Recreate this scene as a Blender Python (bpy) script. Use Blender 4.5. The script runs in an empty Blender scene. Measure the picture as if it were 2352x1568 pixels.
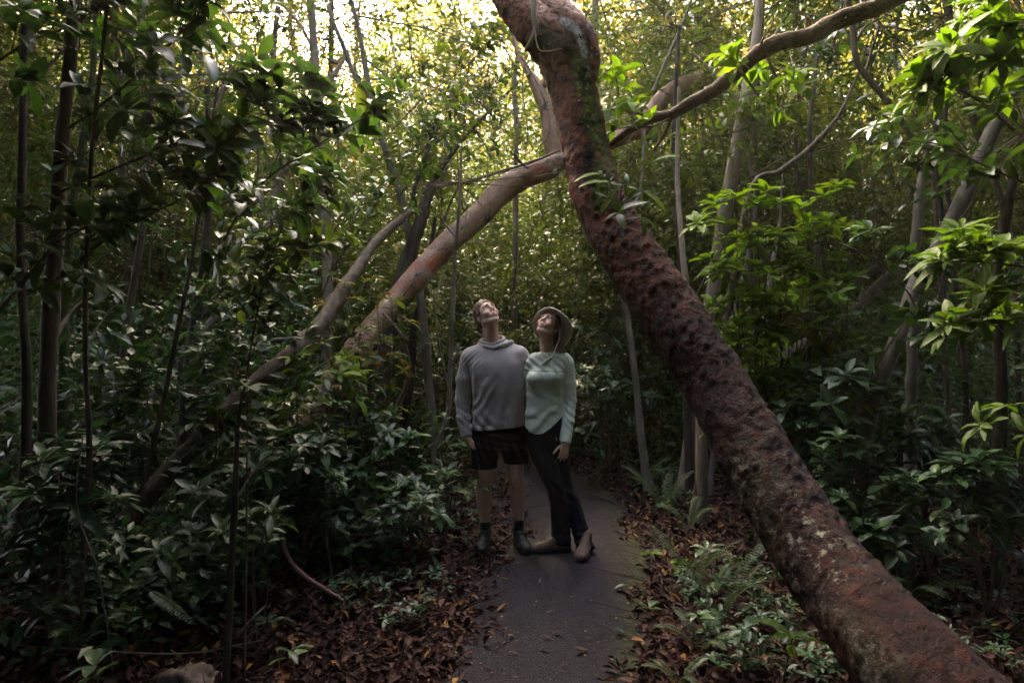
import bpy, math, random
import numpy as np
from math import radians, sin, cos, pi

SC = bpy.context.scene
COL = SC.collection

# ------------------------------------------------------------------ camera
CAM_H = 1.55
F_MM = 24.0
cam_d = bpy.data.cameras.new("camera")
cam = bpy.data.objects.new("camera", cam_d)
COL.objects.link(cam)
cam.location = (0, 0, CAM_H)
cam.rotation_euler = (radians(90), 0, 0)
cam_d.lens = F_MM
cam_d.sensor_width = 36.0
cam_d.clip_start = 0.05
cam_d.clip_end = 2000
cam_d.dof.use_dof = True
cam_d.dof.focus_distance = 5.0
cam_d.dof.aperture_fstop = 2.8
SC.camera = cam

# ------------------------------------------------------------------ sky, sun, exposure
SUN_EL, SUN_AZ = 46.0, -17.0        # degrees; azimuth measured from +Y (view direction) towards +X
W = bpy.data.worlds.new("World")
SC.world = W
W.use_nodes = True
nt = W.node_tree
bg = nt.nodes["Background"]
sky = nt.nodes.new("ShaderNodeTexSky")
sky.sky_type = 'NISHITA'
sky.sun_disc = False
sky.sun_elevation = radians(SUN_EL)
sky.sun_rotation = radians(SUN_AZ)
sky.air_density = .6
sky.dust_density = 6.0
sky.ozone_density = .3
nt.links.new(sky.outputs[0], bg.inputs[0])
bg.inputs[1].default_value = 0.15
sun_d = bpy.data.lights.new("sun", 'SUN')
sun_d.energy = 4.0
sun_d.angle = radians(9.0)
sun_d.color = (1.0, 0.8, 0.5)
sun = bpy.data.objects.new("sun", sun_d)
COL.objects.link(sun)
_el, _az = radians(SUN_EL), radians(SUN_AZ)
sdir = np.array([sin(_az) * cos(_el), cos(_az) * cos(_el), sin(_el)])
import mathutils
sun.rotation_euler = mathutils.Vector(tuple(sdir)).to_track_quat('Z', 'Y').to_euler()
SC.view_settings.view_transform = 'Standard'
SC.view_settings.look = 'None'
SC.view_settings.gamma = 1.0
SC.view_settings.exposure = 3.85
SC.render.engine = 'CYCLES'
SC.cycles.max_bounces = 7
SC.cycles.diffuse_bounces = 4
SC.cycles.glossy_bounces = 2
SC.cycles.transmission_bounces = 4
SC.cycles.volume_bounces = 0
SC.cycles.sample_clamp_indirect = 6.0
SC.cycles.caustics_reflective = False
SC.cycles.caustics_refractive = False
SC.cycles.use_denoising = True

# ------------------------------------------------------------------ helpers
FPX = 1568.0
def P(u, v, Y):
    """a place seen at (u, v) of a 2352 x 1568 picture, Y metres ahead of the camera"""
    return np.array([(u - 1176.0) / FPX * Y, Y, CAM_H - (v - 784.0) / FPX * Y])
def G(u, v):
    """ground point seen at (u, v)"""
    Y = CAM_H * FPX / (v - 784.0)
    return np.array([(u - 1176.0) / FPX * Y, Y, 0.0])

def link(name, me, mat=None, parent=None):
    o = bpy.data.objects.new(name, me)
    COL.objects.link(o)
    if mat is not None and me is not None:
        me.materials.append(mat)
    if parent is not None:
        o.parent = parent
    return o
def tag(o, label=None, cat=None, group=None, kind=None):
    if label: o["label"] = label
    if cat: o["category"] = cat
    if group: o["group"] = group
    if kind: o["kind"] = kind
    return o
def empty(name, loc=(0, 0, 0)):
    o = bpy.data.objects.new(name, None)
    COL.objects.link(o)
    o.location = tuple(loc)
    o.empty_display_size = 0.1
    return o
def setloc(o):          # a child built in world coordinates under an empty that is not at the origin
    o.location = -mathutils.Vector(o.parent.location)
    return o

def vhash(ix, iy, iz, seed):
    n = (ix * 374761393 + iy * 668265263 + iz * 2147483647 + seed * 1274126177) & 0xFFFFFFFF
    n = ((n ^ (n >> 13)) * 1274126177) & 0xFFFFFFFF
    n = n ^ (n >> 16)
    return (n & 0xFFFF).astype(np.float32) / 65535.0
def vnoise(p, scale=1.0, seed=0):
    q = np.asarray(p, dtype=np.float64) * scale
    i = np.floor(q).astype(np.int64)
    f = (q - i)
    f = f * f * (3 - 2 * f)
    x, y, z = i[..., 0], i[..., 1], i[..., 2]
    fx, fy, fz = f[..., 0], f[..., 1], f[..., 2]
    def h(a, b, c): return vhash(x + a, y + b, z + c, seed)
    x00 = h(0,0,0) * (1 - fx) + h(1,0,0) * fx
    x10 = h(0,1,0) * (1 - fx) + h(1,1,0) * fx
    x01 = h(0,0,1) * (1 - fx) + h(1,0,1) * fx
    x11 = h(0,1,1) * (1 - fx) + h(1,1,1) * fx
    return ((x00 * (1 - fy) + x10 * fy) * (1 - fz) + (x01 * (1 - fy) + x11 * fy) * fz) * 2 - 1
def fbm(p, scale=1.0, octv=3, seed=0):
    a, s = 1.0, 0.0
    for k in range(octv):
        s = s + a * vnoise(p, scale * 2 ** k, seed + k * 17)
        a *= 0.5
    return s

def norm(v):
    v = np.asarray(v, float)
    return v / np.maximum(np.linalg.norm(v, axis=-1, keepdims=True), 1e-9)

def catmull(pts, n):
    """n points along a smooth curve through pts (any number of columns)"""
    pts = np.asarray(pts, float)
    if len(pts) == 2:
        t = np.linspace(0, 1, n)[:, None]
        return pts[0] * (1 - t) + pts[1] * t
    seg = np.linalg.norm(np.diff(pts[:, :3], axis=0), axis=1)
    cum = np.concatenate([[0], np.cumsum(seg)])
    tt = np.linspace(0, cum[-1], n)
    i = np.clip(np.searchsorted(cum, tt, side='right') - 1, 0, len(pts) - 2)
    t = ((tt - cum[i]) / np.maximum(seg[i], 1e-9))[:, None]
    ext = np.vstack([2 * pts[0] - pts[1], pts, 2 * pts[-1] - pts[-2]])
    p0, p1, p2, p3 = ext[i], ext[i + 1], ext[i + 2], ext[i + 3]
    return 0.5 * (2 * p1 + (p2 - p0) * t + (2 * p0 - 5 * p1 + 4 * p2 - p3) * t ** 2 + (3 * p1 - p0 - 3 * p2 + p3) * t ** 3)

class Buf:
    """collects triangles of many small pieces; attributes per vertex"""
    def __init__(s): s.v = []; s.t = []; s.r = []; s.n = 0
    def add(s, V, T, R):
        V = np.asarray(V, np.float32); T = np.asarray(T, np.int32)
        s.v.append(V); s.t.append(T + s.n); s.r.append(np.asarray(R, np.float32)); s.n += len(V)
    def count(s): return s.n
    def build(s, name, mat, parent=None, smooth=True):
        me = bpy.data.meshes.new(name)
        if s.n == 0:
            return link(name, me, mat, parent)
        V = np.concatenate(s.v); T = np.concatenate(s.t); R = np.concatenate(s.r)
        mesh_tris(me, V, T, smooth)
        a = me.attributes.new("rnd", 'FLOAT', 'POINT')
        a.data.foreach_set("value", R)
        return link(name, me, mat, parent)

def mesh_tris(me, V, T, smooth=True):
    nt_ = len(T)
    me.vertices.add(len(V)); me.vertices.foreach_set("co", np.ascontiguousarray(V, np.float32).ravel())
    me.loops.add(nt_ * 3); me.loops.foreach_set("vertex_index", np.ascontiguousarray(T, np.int32).ravel())
    me.polygons.add(nt_); me.polygons.foreach_set("loop_start", np.arange(0, nt_ * 3, 3, dtype=np.int32))
    me.update(calc_edges=True)
    me.polygons.foreach_set("use_smooth", np.full(nt_, smooth, dtype=bool))
def mesh_quads(me, V, Q, smooth=True):
    n = len(Q)
    me.vertices.add(len(V)); me.vertices.foreach_set("co", np.ascontiguousarray(V, np.float32).ravel())
    me.loops.add(n * 4); me.loops.foreach_set("vertex_index", np.ascontiguousarray(Q, np.int32).ravel())
    me.polygons.add(n); me.polygons.foreach_set("loop_start", np.arange(0, n * 4, 4, dtype=np.int32))
    me.update(calc_edges=True)
    me.polygons.foreach_set("use_smooth", np.full(n, smooth, dtype=bool))
def fattr(me, name, vals):
    a = me.attributes.new(name, 'FLOAT', 'POINT')
    a.data.foreach_set("value", np.ascontiguousarray(vals, np.float32))

def leaf_tmpl(k, shape=0.45):
    """a leaf outline: base, k stations of left-mid-right, tip. columns: x along 0..1, y across -0.5..0.5, fold"""
    V = [(0, 0, 0)]
    for i in range(k):
        x = (i + 1) / (k + 1.0)
        w = (sin(pi * x ** shape_exp(shape)) ** 0.8) * 0.5
        V += [(x, -w, 1), (x, 0, 0), (x, w, 1)]
    V.append((1, 0, 0))
    T = [(0, 2, 1), (0, 3, 2)]
    for i in range(k - 1):
        a = 1 + 3 * i; b = a + 3
        T += [(a, a + 1, b + 1), (a, b + 1, b), (a + 1, a + 2, b + 2), (a + 1, b + 2, b + 1)]
    a = 1 + 3 * (k - 1); e = len(V) - 1
    T += [(a, a + 1, e), (a + 1, a + 2, e)]
    return np.array(V, np.float32), np.array(T, np.int32)
def shape_exp(s):
    return math.log(0.5) / math.log(s)
L1 = leaf_tmpl(1); L2 = leaf_tmpl(2, .5); L4 = leaf_tmpl(4, .52); L7 = leaf_tmpl(7, .55)

def put_leaves(buf, tmpl, O, D, N, L, Wd, droop=0.15, fold=0.12, rnd=None, rng=None, wave=0.0):
    """O origins, D directions along the leaf, N rough face normals, L lengths, Wd widths"""
    TV, TT = tmpl
    n = len(O)
    if n == 0: return
    D = norm(D); S = norm(np.cross(N, D)); N = np.cross(D, S)
    L = np.broadcast_to(np.asarray(L, float), (n,))[:, None, None]
    Wd = np.broadcast_to(np.asarray(Wd, float), (n,))[:, None, None]
    dr = np.broadcast_to(np.asarray(droop, float), (n,))[:, None, None]
    x = TV[None, :, 0:1]; y = TV[None, :, 1:2]; f = TV[None, :, 2:3]
    z = -dr * x * x * L + fold * f * Wd * np.abs(y) * 2
    if wave:
        z = z + wave * Wd * f * np.sin(x * 14 + np.sign(y))
    V = O[:, None, :] + D[:, None, :] * (L * x) + S[:, None, :] * (Wd * y) + N[:, None, :] * z
    m = TV.shape[0]
    T = TT[None] + (np.arange(n) * m)[:, None, None]
    R = np.repeat(rnd if rnd is not None else rng.random(n), m)
    buf.add(V.reshape(-1, 3), T.reshape(-1, 3), R)

def put_tubes(buf, P0, P1, R0, R1, sides=4, rnd=0.5):
    """straight tapered twigs, vectorised"""
    P0 = np.asarray(P0, float); P1 = np.asarray(P1, float); n = len(P0)
    if n == 0: return
    d = norm(P1 - P0)
    a = np.where(np.abs(d[:, 2:3]) > 0.9, [[1.0, 0, 0]], [[0, 0, 1.0]])
    s = norm(np.cross(d, a)); t = np.cross(d, s)
    ang = np.arange(sides) * 2 * pi / sides
    ring = s[:, None, :] * np.cos(ang)[None, :, None] + t[:, None, :] * np.sin(ang)[None, :, None]
    R0 = np.broadcast_to(np.asarray(R0, float), (n,))[:, None, None]; R1 = np.broadcast_to(np.asarray(R1, float), (n,))[:, None, None]
    V = np.concatenate([P0[:, None] + ring * R0, P1[:, None] + ring * R1], axis=1)
    T = []
    for i in range(sides):
        j = (i + 1) % sides
        T += [(i, j, sides + j), (i, sides + j, sides + i)]
    T = np.array(T)[None] + (np.arange(n) * 2 * sides)[:, None, None]
    buf.add(V.reshape(-1, 3), T.reshape(-1, 3), np.full(n * 2 * sides, rnd))

def tube_mesh(pts, sides=12, seg=40, rough=0.08, nscale=6.0, seed=0, flare=0.0, lump=0.0, oval=None):
    """pts rows (x,y,z,r) -> V, Q and (t, angle) of each vertex; displaced by noise, parallel-transported frame"""
    c = catmull(pts, seg)
    C, Rr = c[:, :3], np.maximum(c[:, 3], 0.0008)
    tan = norm(np.gradient(C, axis=0))
    s = np.zeros_like(C); ref = np.array([0, 1.0, 0]) if abs(tan[0][1]) < .9 else np.array([1.0, 0, 0])
    s[0] = norm(np.cross(tan[0], ref))
    for i in range(1, seg):
        v = s[i - 1] - tan[i] * np.dot(s[i - 1], tan[i]); s[i] = norm(v)
    t = np.cross(tan, s)
    ang = np.arange(sides) * 2 * pi / sides
    ring = s[:, None, :] * np.cos(ang)[None, :, None] + t[:, None, :] * np.sin(ang)[None, :, None]
    base = C[:, None, :] + ring * Rr[:, None, None]
    nz = fbm(base, nscale, 3, seed)
    rr = Rr[:, None] * (1 + rough * nz)
    if lump:
        rr = rr * (1 + lump * vnoise(base, nscale * 0.25, seed + 5))
    V = C[:, None, :] + ring * rr[:, :, None]
    Q = []
    i = np.arange(seg - 1)[:, None]; j = np.arange(sides)[None, :]; k = (j + 1) % sides
    Q = np.stack([i * sides + j, i * sides + k, (i + 1) * sides + k, (i + 1) * sides + j], -1).reshape(-1, 4)
    tt = np.repeat(np.linspace(0, 1, seg), sides)
    return V.reshape(-1, 3), Q, tt, (ring.reshape(-1, 3))
def tube(name, pts, mat, parent=None, **k):
    V, Q, tt, rg = tube_mesh(pts, **k)
    me = bpy.data.meshes.new(name)
    mesh_quads(me, V, Q)
    return link(name, me, mat, parent)
def pr(lst, rscale=1.0):
    """(u, v, Y, width in picture pixels) rows -> (x,y,z,r)"""
    out = []
    for u, v, Y, w in lst:
        p = P(u, v, Y)
        out.append((p[0], p[1], p[2], 0.5 * w * Y / FPX * rscale))
    return out

# ------------------------------------------------------------------ materials
def newmat(name):
    m = bpy.data.materials.new(name); m.use_nodes = True
    nt = m.node_tree
    for n in list(nt.nodes): nt.nodes.remove(n)
    out = nt.nodes.new("ShaderNodeOutputMaterial")
    return m, nt, out
def N(nt, typ, **kw):
    n = nt.nodes.new(typ)
    for k, v in kw.items(): setattr(n, k, v)
    return n
def ramp(nt, fac, stops):
    r = nt.nodes.new("ShaderNodeValToRGB")
    el = r.color_ramp.elements
    while len(el) < len(stops): el.new(0.5)
    for e, (p, c) in zip(el, stops):
        e.position = p; e.color = (c[0], c[1], c[2], 1)
    nt.links.new(fac, r.inputs[0])
    return r.outputs[0]
def noise(nt, scale, detail=3, rough=0.6, vec=None, dist=0.0):
    n = nt.nodes.new("ShaderNodeTexNoise")
    n.inputs["Scale"].default_value = scale; n.inputs["Detail"].default_value = detail
    n.inputs["Roughness"].default_value = rough; n.inputs["Distortion"].default_value = dist
    if vec is None:
        tc = nt.nodes.new("ShaderNodeTexCoord"); vec = tc.outputs["Object"]
    nt.links.new(vec, n.inputs["Vector"])
    return n.outputs["Fac"]
def mixc(nt, fac, a, b, blend='MIX'):
    m = nt.nodes.new("ShaderNodeMix"); m.data_type = 'RGBA'; m.blend_type = blend
    for s, x in ((0, fac), (6, a), (7, b)):
        if hasattr(x, 'is_output'): nt.links.new(x, m.inputs[s])
        elif s == 0: m.inputs[0].default_value = x
        else: m.inputs[s].default_value = (x[0], x[1], x[2], 1)
    return m.outputs[2]
def math_(nt, op, a, b=None, clamp=False):
    m = nt.nodes.new("ShaderNodeMath"); m.operation = op; m.use_clamp = clamp
    for i, x in enumerate((a, b)):
        if x is None: continue
        if hasattr(x, 'is_output'): nt.links.new(x, m.inputs[i])
        else: m.inputs[i].default_value = x
    return m.outputs[0]
def attr(nt, name):
    a = nt.nodes.new("ShaderNodeAttribute"); a.attribute_name = name
    return a.outputs["Fac"]
def bump(nt, h, strength=0.4, dist=0.01, normal=None):
    b = nt.nodes.new("ShaderNodeBump"); b.inputs["Strength"].default_value = strength; b.inputs["Distance"].default_value = dist
    nt.links.new(h, b.inputs["Height"])
    if normal is not None: nt.links.new(normal, b.inputs["Normal"])
    return b.outputs[0]
def princ(nt, out, col, rough=0.6, spec=0.5, normal=None, sheen=0.0):
    p = nt.nodes.new("ShaderNodeBsdfPrincipled")
    for key, x in (("Base Color", col), ("Roughness", rough)):
        if hasattr(x, 'is_output'): nt.links.new(x, p.inputs[key])
        elif key == "Base Color": p.inputs[key].default_value = (x[0], x[1], x[2], 1)
        else: p.inputs[key].default_value = x
    p.inputs["Specular IOR Level"].default_value = spec
    if sheen: p.inputs["Sheen Weight"].default_value = sheen
    if normal is not None: nt.links.new(normal, p.inputs["Normal"])
    if out is not None: nt.links.new(p.outputs[0], out.inputs[0])
    return p

def leaf_mat(name, stops, trans=0.35, tcol=(1.3, 1.25, 0.5), rough=0.38, spec=0.5):
    m, nt, out = newmat(name)
    r = attr(nt, "rnd")
    col = ramp(nt, r, stops)
    nz = noise(nt, 9.0, 2)
    col = mixc(nt, 1.0, col, ramp(nt, nz, [(0.3, (.7, .7, .7)), (0.7, (1.15, 1.15, 1.1))]), 'MULTIPLY')
    p = princ(nt, None, col, rough, spec)
    tr = nt.nodes.new("ShaderNodeBsdfTranslucent")
    tc = mixc(nt, 1.0, col, tcol, 'MULTIPLY')
    nt.links.new(tc, tr.inputs[0])
    mx = nt.nodes.new("ShaderNodeMixShader"); mx.inputs[0].default_value = trans
    nt.links.new(p.outputs[0], mx.inputs[1]); nt.links.new(tr.outputs[0], mx.inputs[2])
    nt.links.new(mx.outputs[0], out.inputs[0])
    return m
M = {}
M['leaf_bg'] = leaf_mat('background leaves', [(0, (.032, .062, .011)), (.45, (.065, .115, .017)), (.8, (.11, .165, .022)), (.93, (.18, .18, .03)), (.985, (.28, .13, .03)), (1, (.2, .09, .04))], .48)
M['leaf_gold'] = leaf_mat('sun-tinted leaves', [(0, (.08, .11, .018)), (.5, (.14, .16, .025)), (.8, (.22, .17, .03)), (1, (.3, .13, .03))], .55, (1.4, 1.2, .55))  # lighter, golden copy of the forest leaves: sunlight put into the colour
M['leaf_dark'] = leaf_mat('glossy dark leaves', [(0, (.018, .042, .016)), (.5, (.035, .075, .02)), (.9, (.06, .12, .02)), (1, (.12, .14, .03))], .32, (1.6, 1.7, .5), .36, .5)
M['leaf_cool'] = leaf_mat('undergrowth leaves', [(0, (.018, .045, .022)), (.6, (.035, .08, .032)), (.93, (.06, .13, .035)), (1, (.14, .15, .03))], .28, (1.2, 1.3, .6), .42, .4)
M['leaf_bright'] = leaf_mat('young bright leaves', [(0, (.065, .13, .010)), (.5, (.11, .2, .013)), (1, (.17, .25, .018))], .45, (1.3, 1.3, .35), .55, .2)
M['leaf_pale'] = leaf_mat('pale seedling leaves', [(0, (.055, .11, .04)), (1, (.11, .17, .045))], .35, (1.2, 1.2, .5), .4, .5)
M['fern'] = leaf_mat('fern fronds', [(0, (.03, .075, .022)), (.7, (.055, .12, .033)), (1, (.11, .14, .035))], .35, (1.2, 1.2, .5), .5, .4)
M['litter'] = leaf_mat('dead leaves', [(0, (.014, .007, .008)), (.35, (.038, .016, .015)), (.7, (.075, .032, .026)), (.9, (.14, .072, .05)), (.97, (.24, .11, .04)), (1, (.3, .19, .03))], .08, (1, .9, .8), .6, .12)

def bark_mat(name, c0, c1, c2, scale=14.0, stretch=0.35, bumps=.6, rough=.75, spec=.3, moss=0.0):
    m, nt, out = newmat(name)
    tc = N(nt, "ShaderNodeTexCoord"); mp = N(nt, "ShaderNodeMapping"); mp.inputs["Scale"].default_value = (1, 1, stretch)
    nt.links.new(tc.outputs["Object"], mp.inputs[0])
    n1 = noise(nt, scale, 5, .65, mp.outputs[0], .4)
    n2 = noise(nt, 2.3, 3, .5)
    n3 = noise(nt, scale * 4, 3, .6, mp.outputs[0])
    col = ramp(nt, n1, [(.3, c0), (.52, c1), (.75, c2)])
    col = mixc(nt, ramp(nt, n2, [(.45, (0, 0, 0)), (.65, (1, 1, 1))]), col, mixc(nt, .6, col, c0))
    if moss:
        mm = ramp(nt, noise(nt, 3.1, 4, .6), [(.55, (0, 0, 0)), (.62, (moss, moss, moss))])
        col = mixc(nt, mm, col, (.05, .075, .015))
    h = math_(nt, 'ADD', n1, math_(nt, 'MULTIPLY', n3, .4))
    princ(nt, out, col, rough, spec, bump(nt, h, bumps, .012))
    return m
M['bark_pale'] = bark_mat('pale smooth bark', (.15, .11, .08), (.27, .205, .15), (.38, .3, .22), 9, .5, .35, moss=.3)
M['bark_brown'] = bark_mat('brown bark', (.05, .035, .025), (.11, .078, .055), (.17, .125, .09), 20, .3, .7, moss=.4)
M['bark_dark'] = bark_mat('dark bark', (.02, .015, .012), (.05, .035, .028), (.085, .06, .045), 25, .3, .8, moss=.5)
M['bark_grey'] = bark_mat('grey bark', (.09, .075, .06), (.17, .14, .11), (.24, .21, .165), 12, .4, .4, moss=.4)
M['twig'] = bark_mat('twigs', (.05, .035, .022), (.09, .06, .04), (.13, .09, .06), 30, .5, .3)
# ------------------------------------------------------------------ ground, path
PATH_C = np.array([(-2, -.2), (1, 0.0), (3, .13), (4, .27), (5, .42), (6, .5), (7, .44), (8, .25), (9, -.02), (10, -.38), (11, -.8), (12.5, -1.6), (14, -2.6), (17, -5.5), (20, -9)])
def path_x(y): return np.interp(y, PATH_C[:, 0], PATH_C[:, 1])
def path_w(y): return np.interp(y, [2, 3, 4, 5, 6, 7, 8.8, 11, 20], [.48, .49, .53, .57, .6, .6, .62, .6, .6])
def ground_z(x, y):
    x = np.asarray(x, float); y = np.asarray(y, float)
    p = np.stack([x, y, np.zeros_like(x)], -1)
    off = np.abs(x - path_x(y)) - path_w(y)
    k = np.clip(off / 1.2, 0, 1)
    return k * (.05 + .07 * vnoise(p, .7, 3) + .03 * vnoise(p, 2.3, 4)) - .004

m, nt, out = newmat("forest soil")
c = ramp(nt, noise(nt, 7, 5), [(.3, (.012, .008, .007)), (.6, (.03, .02, .017)), (.8, (.05, .032, .026))])
princ(nt, out, c, .9, .2, bump(nt, noise(nt, 30, 4), .6, .02))
M['soil'] = m
m, nt, out = newmat("worn damp asphalt")
n1 = noise(nt, 2.2, 6, .7); n2 = noise(nt, 95, 3, .7); n3 = noise(nt, 11, 4, .65)
c = ramp(nt, n1, [(.3, (.009, .008, .011)), (.5, (.018, .016, .021)), (.72, (.030, .026, .032))])
c = mixc(nt, .85, c, ramp(nt, n2, [(.36, (.25, .25, .25)), (.5, (.9, .9, .9)), (.62, (2.4, 2.3, 2.2)), (.72, (4.5, 4.3, 4.0))]), 'MULTIPLY')
c = mixc(nt, ramp(nt, n3, [(.5, (0, 0, 0)), (.72, (.75, .75, .75))]), c, (.03, .022, .02))
moss = math_(nt, 'MULTIPLY', attr(nt, "edge"), ramp(nt, n3, [(.35, (0, 0, 0)), (.55, (1, 1, 1))]))
c = mixc(nt, moss, c, (.05, .058, .018))
rg = ramp(nt, n1, [(.35, (.6, .6, .6)), (.65, (.85, .85, .85))])
princ(nt, out, c, rg, .1, bump(nt, math_(nt, 'ADD', n2, math_(nt, 'MULTIPLY', n3, 1.5)), .9, .012))
M['asphalt'] = m

def make_ground():
    xs = np.concatenate([[-400, -120, -50, -25], np.linspace(-14, 14, 141), [25, 50, 120, 400]])
    ys = np.concatenate([[-60, -20, -8], np.linspace(-3, 24, 136), [30, 45, 80, 160, 700]])
    X, Y = np.meshgrid(xs, ys, indexing='ij')
    Z = ground_z(X, Y)
    V = np.stack([X, Y, Z], -1).reshape(-1, 3)
    nx, ny = len(xs), len(ys)
    i = np.arange(nx - 1)[:, None]; j = np.arange(ny - 1)[None, :]
    Q = np.stack([i * ny + j, (i + 1) * ny + j, (i + 1) * ny + j + 1, i * ny + j + 1], -1).reshape(-1, 4)
    me = bpy.data.meshes.new("ground"); mesh_quads(me, V, Q)
    tag(link("ground", me, M['soil']), kind="structure")
    ys = np.arange(-2, 19, .04)
    xc, w = path_x(ys), path_w(ys)
    cols = np.linspace(-1, 1, 15)
    V = []; E = []
    for cc in cols:
        wob = .05 * vnoise(np.stack([ys * 0, ys, ys * 0 + cc], -1), 3.0, 8) + .03 * vnoise(np.stack([ys * 0, ys, ys * 0 + cc], -1), 11.0, 9) + .02 * vnoise(np.stack([ys * 0, ys, ys * 0 + cc], -1), 30.0, 10)
        ww = w * cc + (wob * np.sign(cc) if abs(cc) > .99 else 0)
        V.append(np.stack([xc + ww, ys, .004 + .008 * (1 - cc * cc) + .0 * ys], -1)); E.append(np.full(len(ys), np.clip((cc - .6) / .35, 0, 1)))
    V = np.stack(V, 0); V[..., 2][[0, -1]] -= .012
    n = len(ys); i = np.arange(len(cols) - 1)[:, None]; j = np.arange(n - 1)[None, :]
    Q = np.stack([i * n + j, (i + 1) * n + j, (i + 1) * n + j + 1, i * n + j + 1], -1).reshape(-1, 4)
    me = bpy.data.meshes.new("path"); mesh_quads(me, V.reshape(-1, 3), Q)
    fattr(me, "edge", np.stack(E, 0).ravel())
    tag(link("path", me, M['asphalt']), kind="structure")
make_ground()

def make_litter():
    rng = np.random.default_rng(5)
    b = Buf()
    n = 105000
    y = 2.4 + (rng.random(n) ** 1.5) * 11
    x = path_x(y) + rng.uniform(-1, 1, n) * (1.5 + .8 * y)
    off = np.abs(x - path_x(y)) - path_w(y)
    jit = .14 * vnoise(np.stack([x, y, x * 0], -1), 2.2, 31) + .05 * vnoise(np.stack([x, y, x * 0], -1), 9, 32)
    left_in = np.where(x < path_x(y), .16, 0.0)
    keep = (off + left_in * (y > 4.5) > -.03 + jit + .05 * rng.standard_normal(n))
    x, y = x[keep], y[keep]; n = len(x)
    z = ground_z(x, y) + .006 + rng.random(n) * .028
    D = np.stack([rng.standard_normal(n), rng.standard_normal(n), rng.standard_normal(n) * .28], -1)
    Nn = np.stack([rng.standard_normal(n) * .45, rng.standard_normal(n) * .45, np.ones(n)], -1)
    L = rng.uniform(.03, .085, n)
    put_leaves(b, L2, np.stack([x, y, z], -1), D, Nn, L, L * rng.uniform(.32, .55, n), droop=rng.uniform(-.5, .5, n), fold=.45, rng=rng)
    # crumbs and small leaves blown onto the asphalt
    k = 2600
    y = 2.6 + rng.random(k) * 7; x = path_x(y) + np.sign(rng.uniform(-1, 1, k)) * rng.random(k) ** .45 * path_w(y); L = rng.uniform(.006, .022, k)
    put_leaves(b, L2, np.stack([x, y, np.full(k, .017)], -1), np.stack([rng.standard_normal(k), rng.standard_normal(k), np.zeros(k)], -1), np.stack([rng.standard_normal(k) * .2, rng.standard_normal(k) * .2, np.ones(k)], -1), L, L * rng.uniform(.3, .8, k), droop=-.2, fold=.2, rng=rng)
    # twigs lying in it
    k = 900
    y = 2.6 + rng.random(k) ** 1.4 * 7; x = path_x(y) + rng.choice([-1, 1], k) * (.45 + np.abs(rng.standard_normal(k)) * 1.0)
    a = rng.uniform(0, pi, k); Lq = rng.uniform(.08, .4, k)
    p0 = np.stack([x, y, ground_z(x, y) + .02], -1)
    p1 = p0 + np.stack([np.cos(a) * Lq, np.sin(a) * Lq, rng.uniform(0, .08, k)], -1)
    put_tubes(b, p0, p1, .003, .0015, 4, .2)
    tag(b.build("leaf_litter", M['litter']), kind="stuff")
    # leaves one can count on the path
    spots = [((1090, 1437), .07, .99, "yellow fallen leaf lying on the litter at the near left edge of the path", 'y'),
             ((1180, 1465), .075, .93, None, 'b'), ((1168, 1336), .085, .5, "long green fallen leaf lying on the path in front of the man's shoes", 'g'),
             ((1238, 1345), .05, .9, None, 'b'), ((1185, 1295), .045, .95, None, 'b'), ((1255, 1415), .05, .92, None, 'b'), ((1310, 1378), .045, .9, None, 'b'),
             ((1362, 1385), .05, .97, "orange fallen leaf lying on the path below the woman's forward boot", 'y'), ((1360, 1475), .06, .8, None, 'b'), ((1265, 1475), .06, .85, None, 'b'),
             ((1265, 1463), .085, .6, None, 'b'), ((1240, 1498), .07, .88, None, 'b'), ((1190, 1510), .05, .9, None, 'b'), ((1110, 1365), .05, .8, None, 'b'),
             ((1410, 1360), .11, .3, "pale green lobed leaf lying on the right side of the path", 'p'), ((1435, 1463), .08, .35, "pale grey green leaf lying flat near the right path edge in front", 'p'),
             ((1350, 1500), .12, .9, "long curled brown leaf lying on the near part of the path", 'b'), ((1400, 1200), .05, .9, None, 'b'), ((1417, 1208), .05, .9, None, 'b'),
             ((1340, 1130), .05, .9, None, 'b'), ((1375, 1155), .05, .88, None, 'b'), ((1210, 1115), .05, .95, None, 'b'), ((1250, 1180), .04, .9, None, 'b'), ((1445, 1320), .05, .85, None, 'b'),
             ((1150, 1390), .05, .8, None, 'b'), ((1380, 1420), .04, .8, None, 'b'), ((1290, 1540), .05, .6, None, 'b'), ((1420, 1545), .05, .7, None, 'b'), ((1130, 1540), .06, .5, None, 'b')]
    for (uv, L, r, lab, kd) in spots:
        p = G(*uv); bb = Buf(); L = L * .72
        D = np.array([[rng.standard_normal(), rng.standard_normal() * .4, .05]])
        put_leaves(bb, L4, np.array([[0, 0, .008]]), D, np.array([[.1, .1, 1.0]]), L, L * (.8 if kd == 'p' else .38), droop=-.25, fold=.25, rnd=np.array([r]), rng=rng)
        mt = {'g': M['leaf_bright'], 'p': M['leaf_cool']}.get(kd, M['litter'])
        o = bb.build("fallen_leaf", mt); o.location = (p[0], p[1], .012)
        if lab: tag(o, lab, "leaf", "fallen leaves scattered on the path")
        else: tag(o, "small brown fallen leaf lying on the dark path", "leaf", "small brown leaves dotted over the path")
make_litter()

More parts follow.
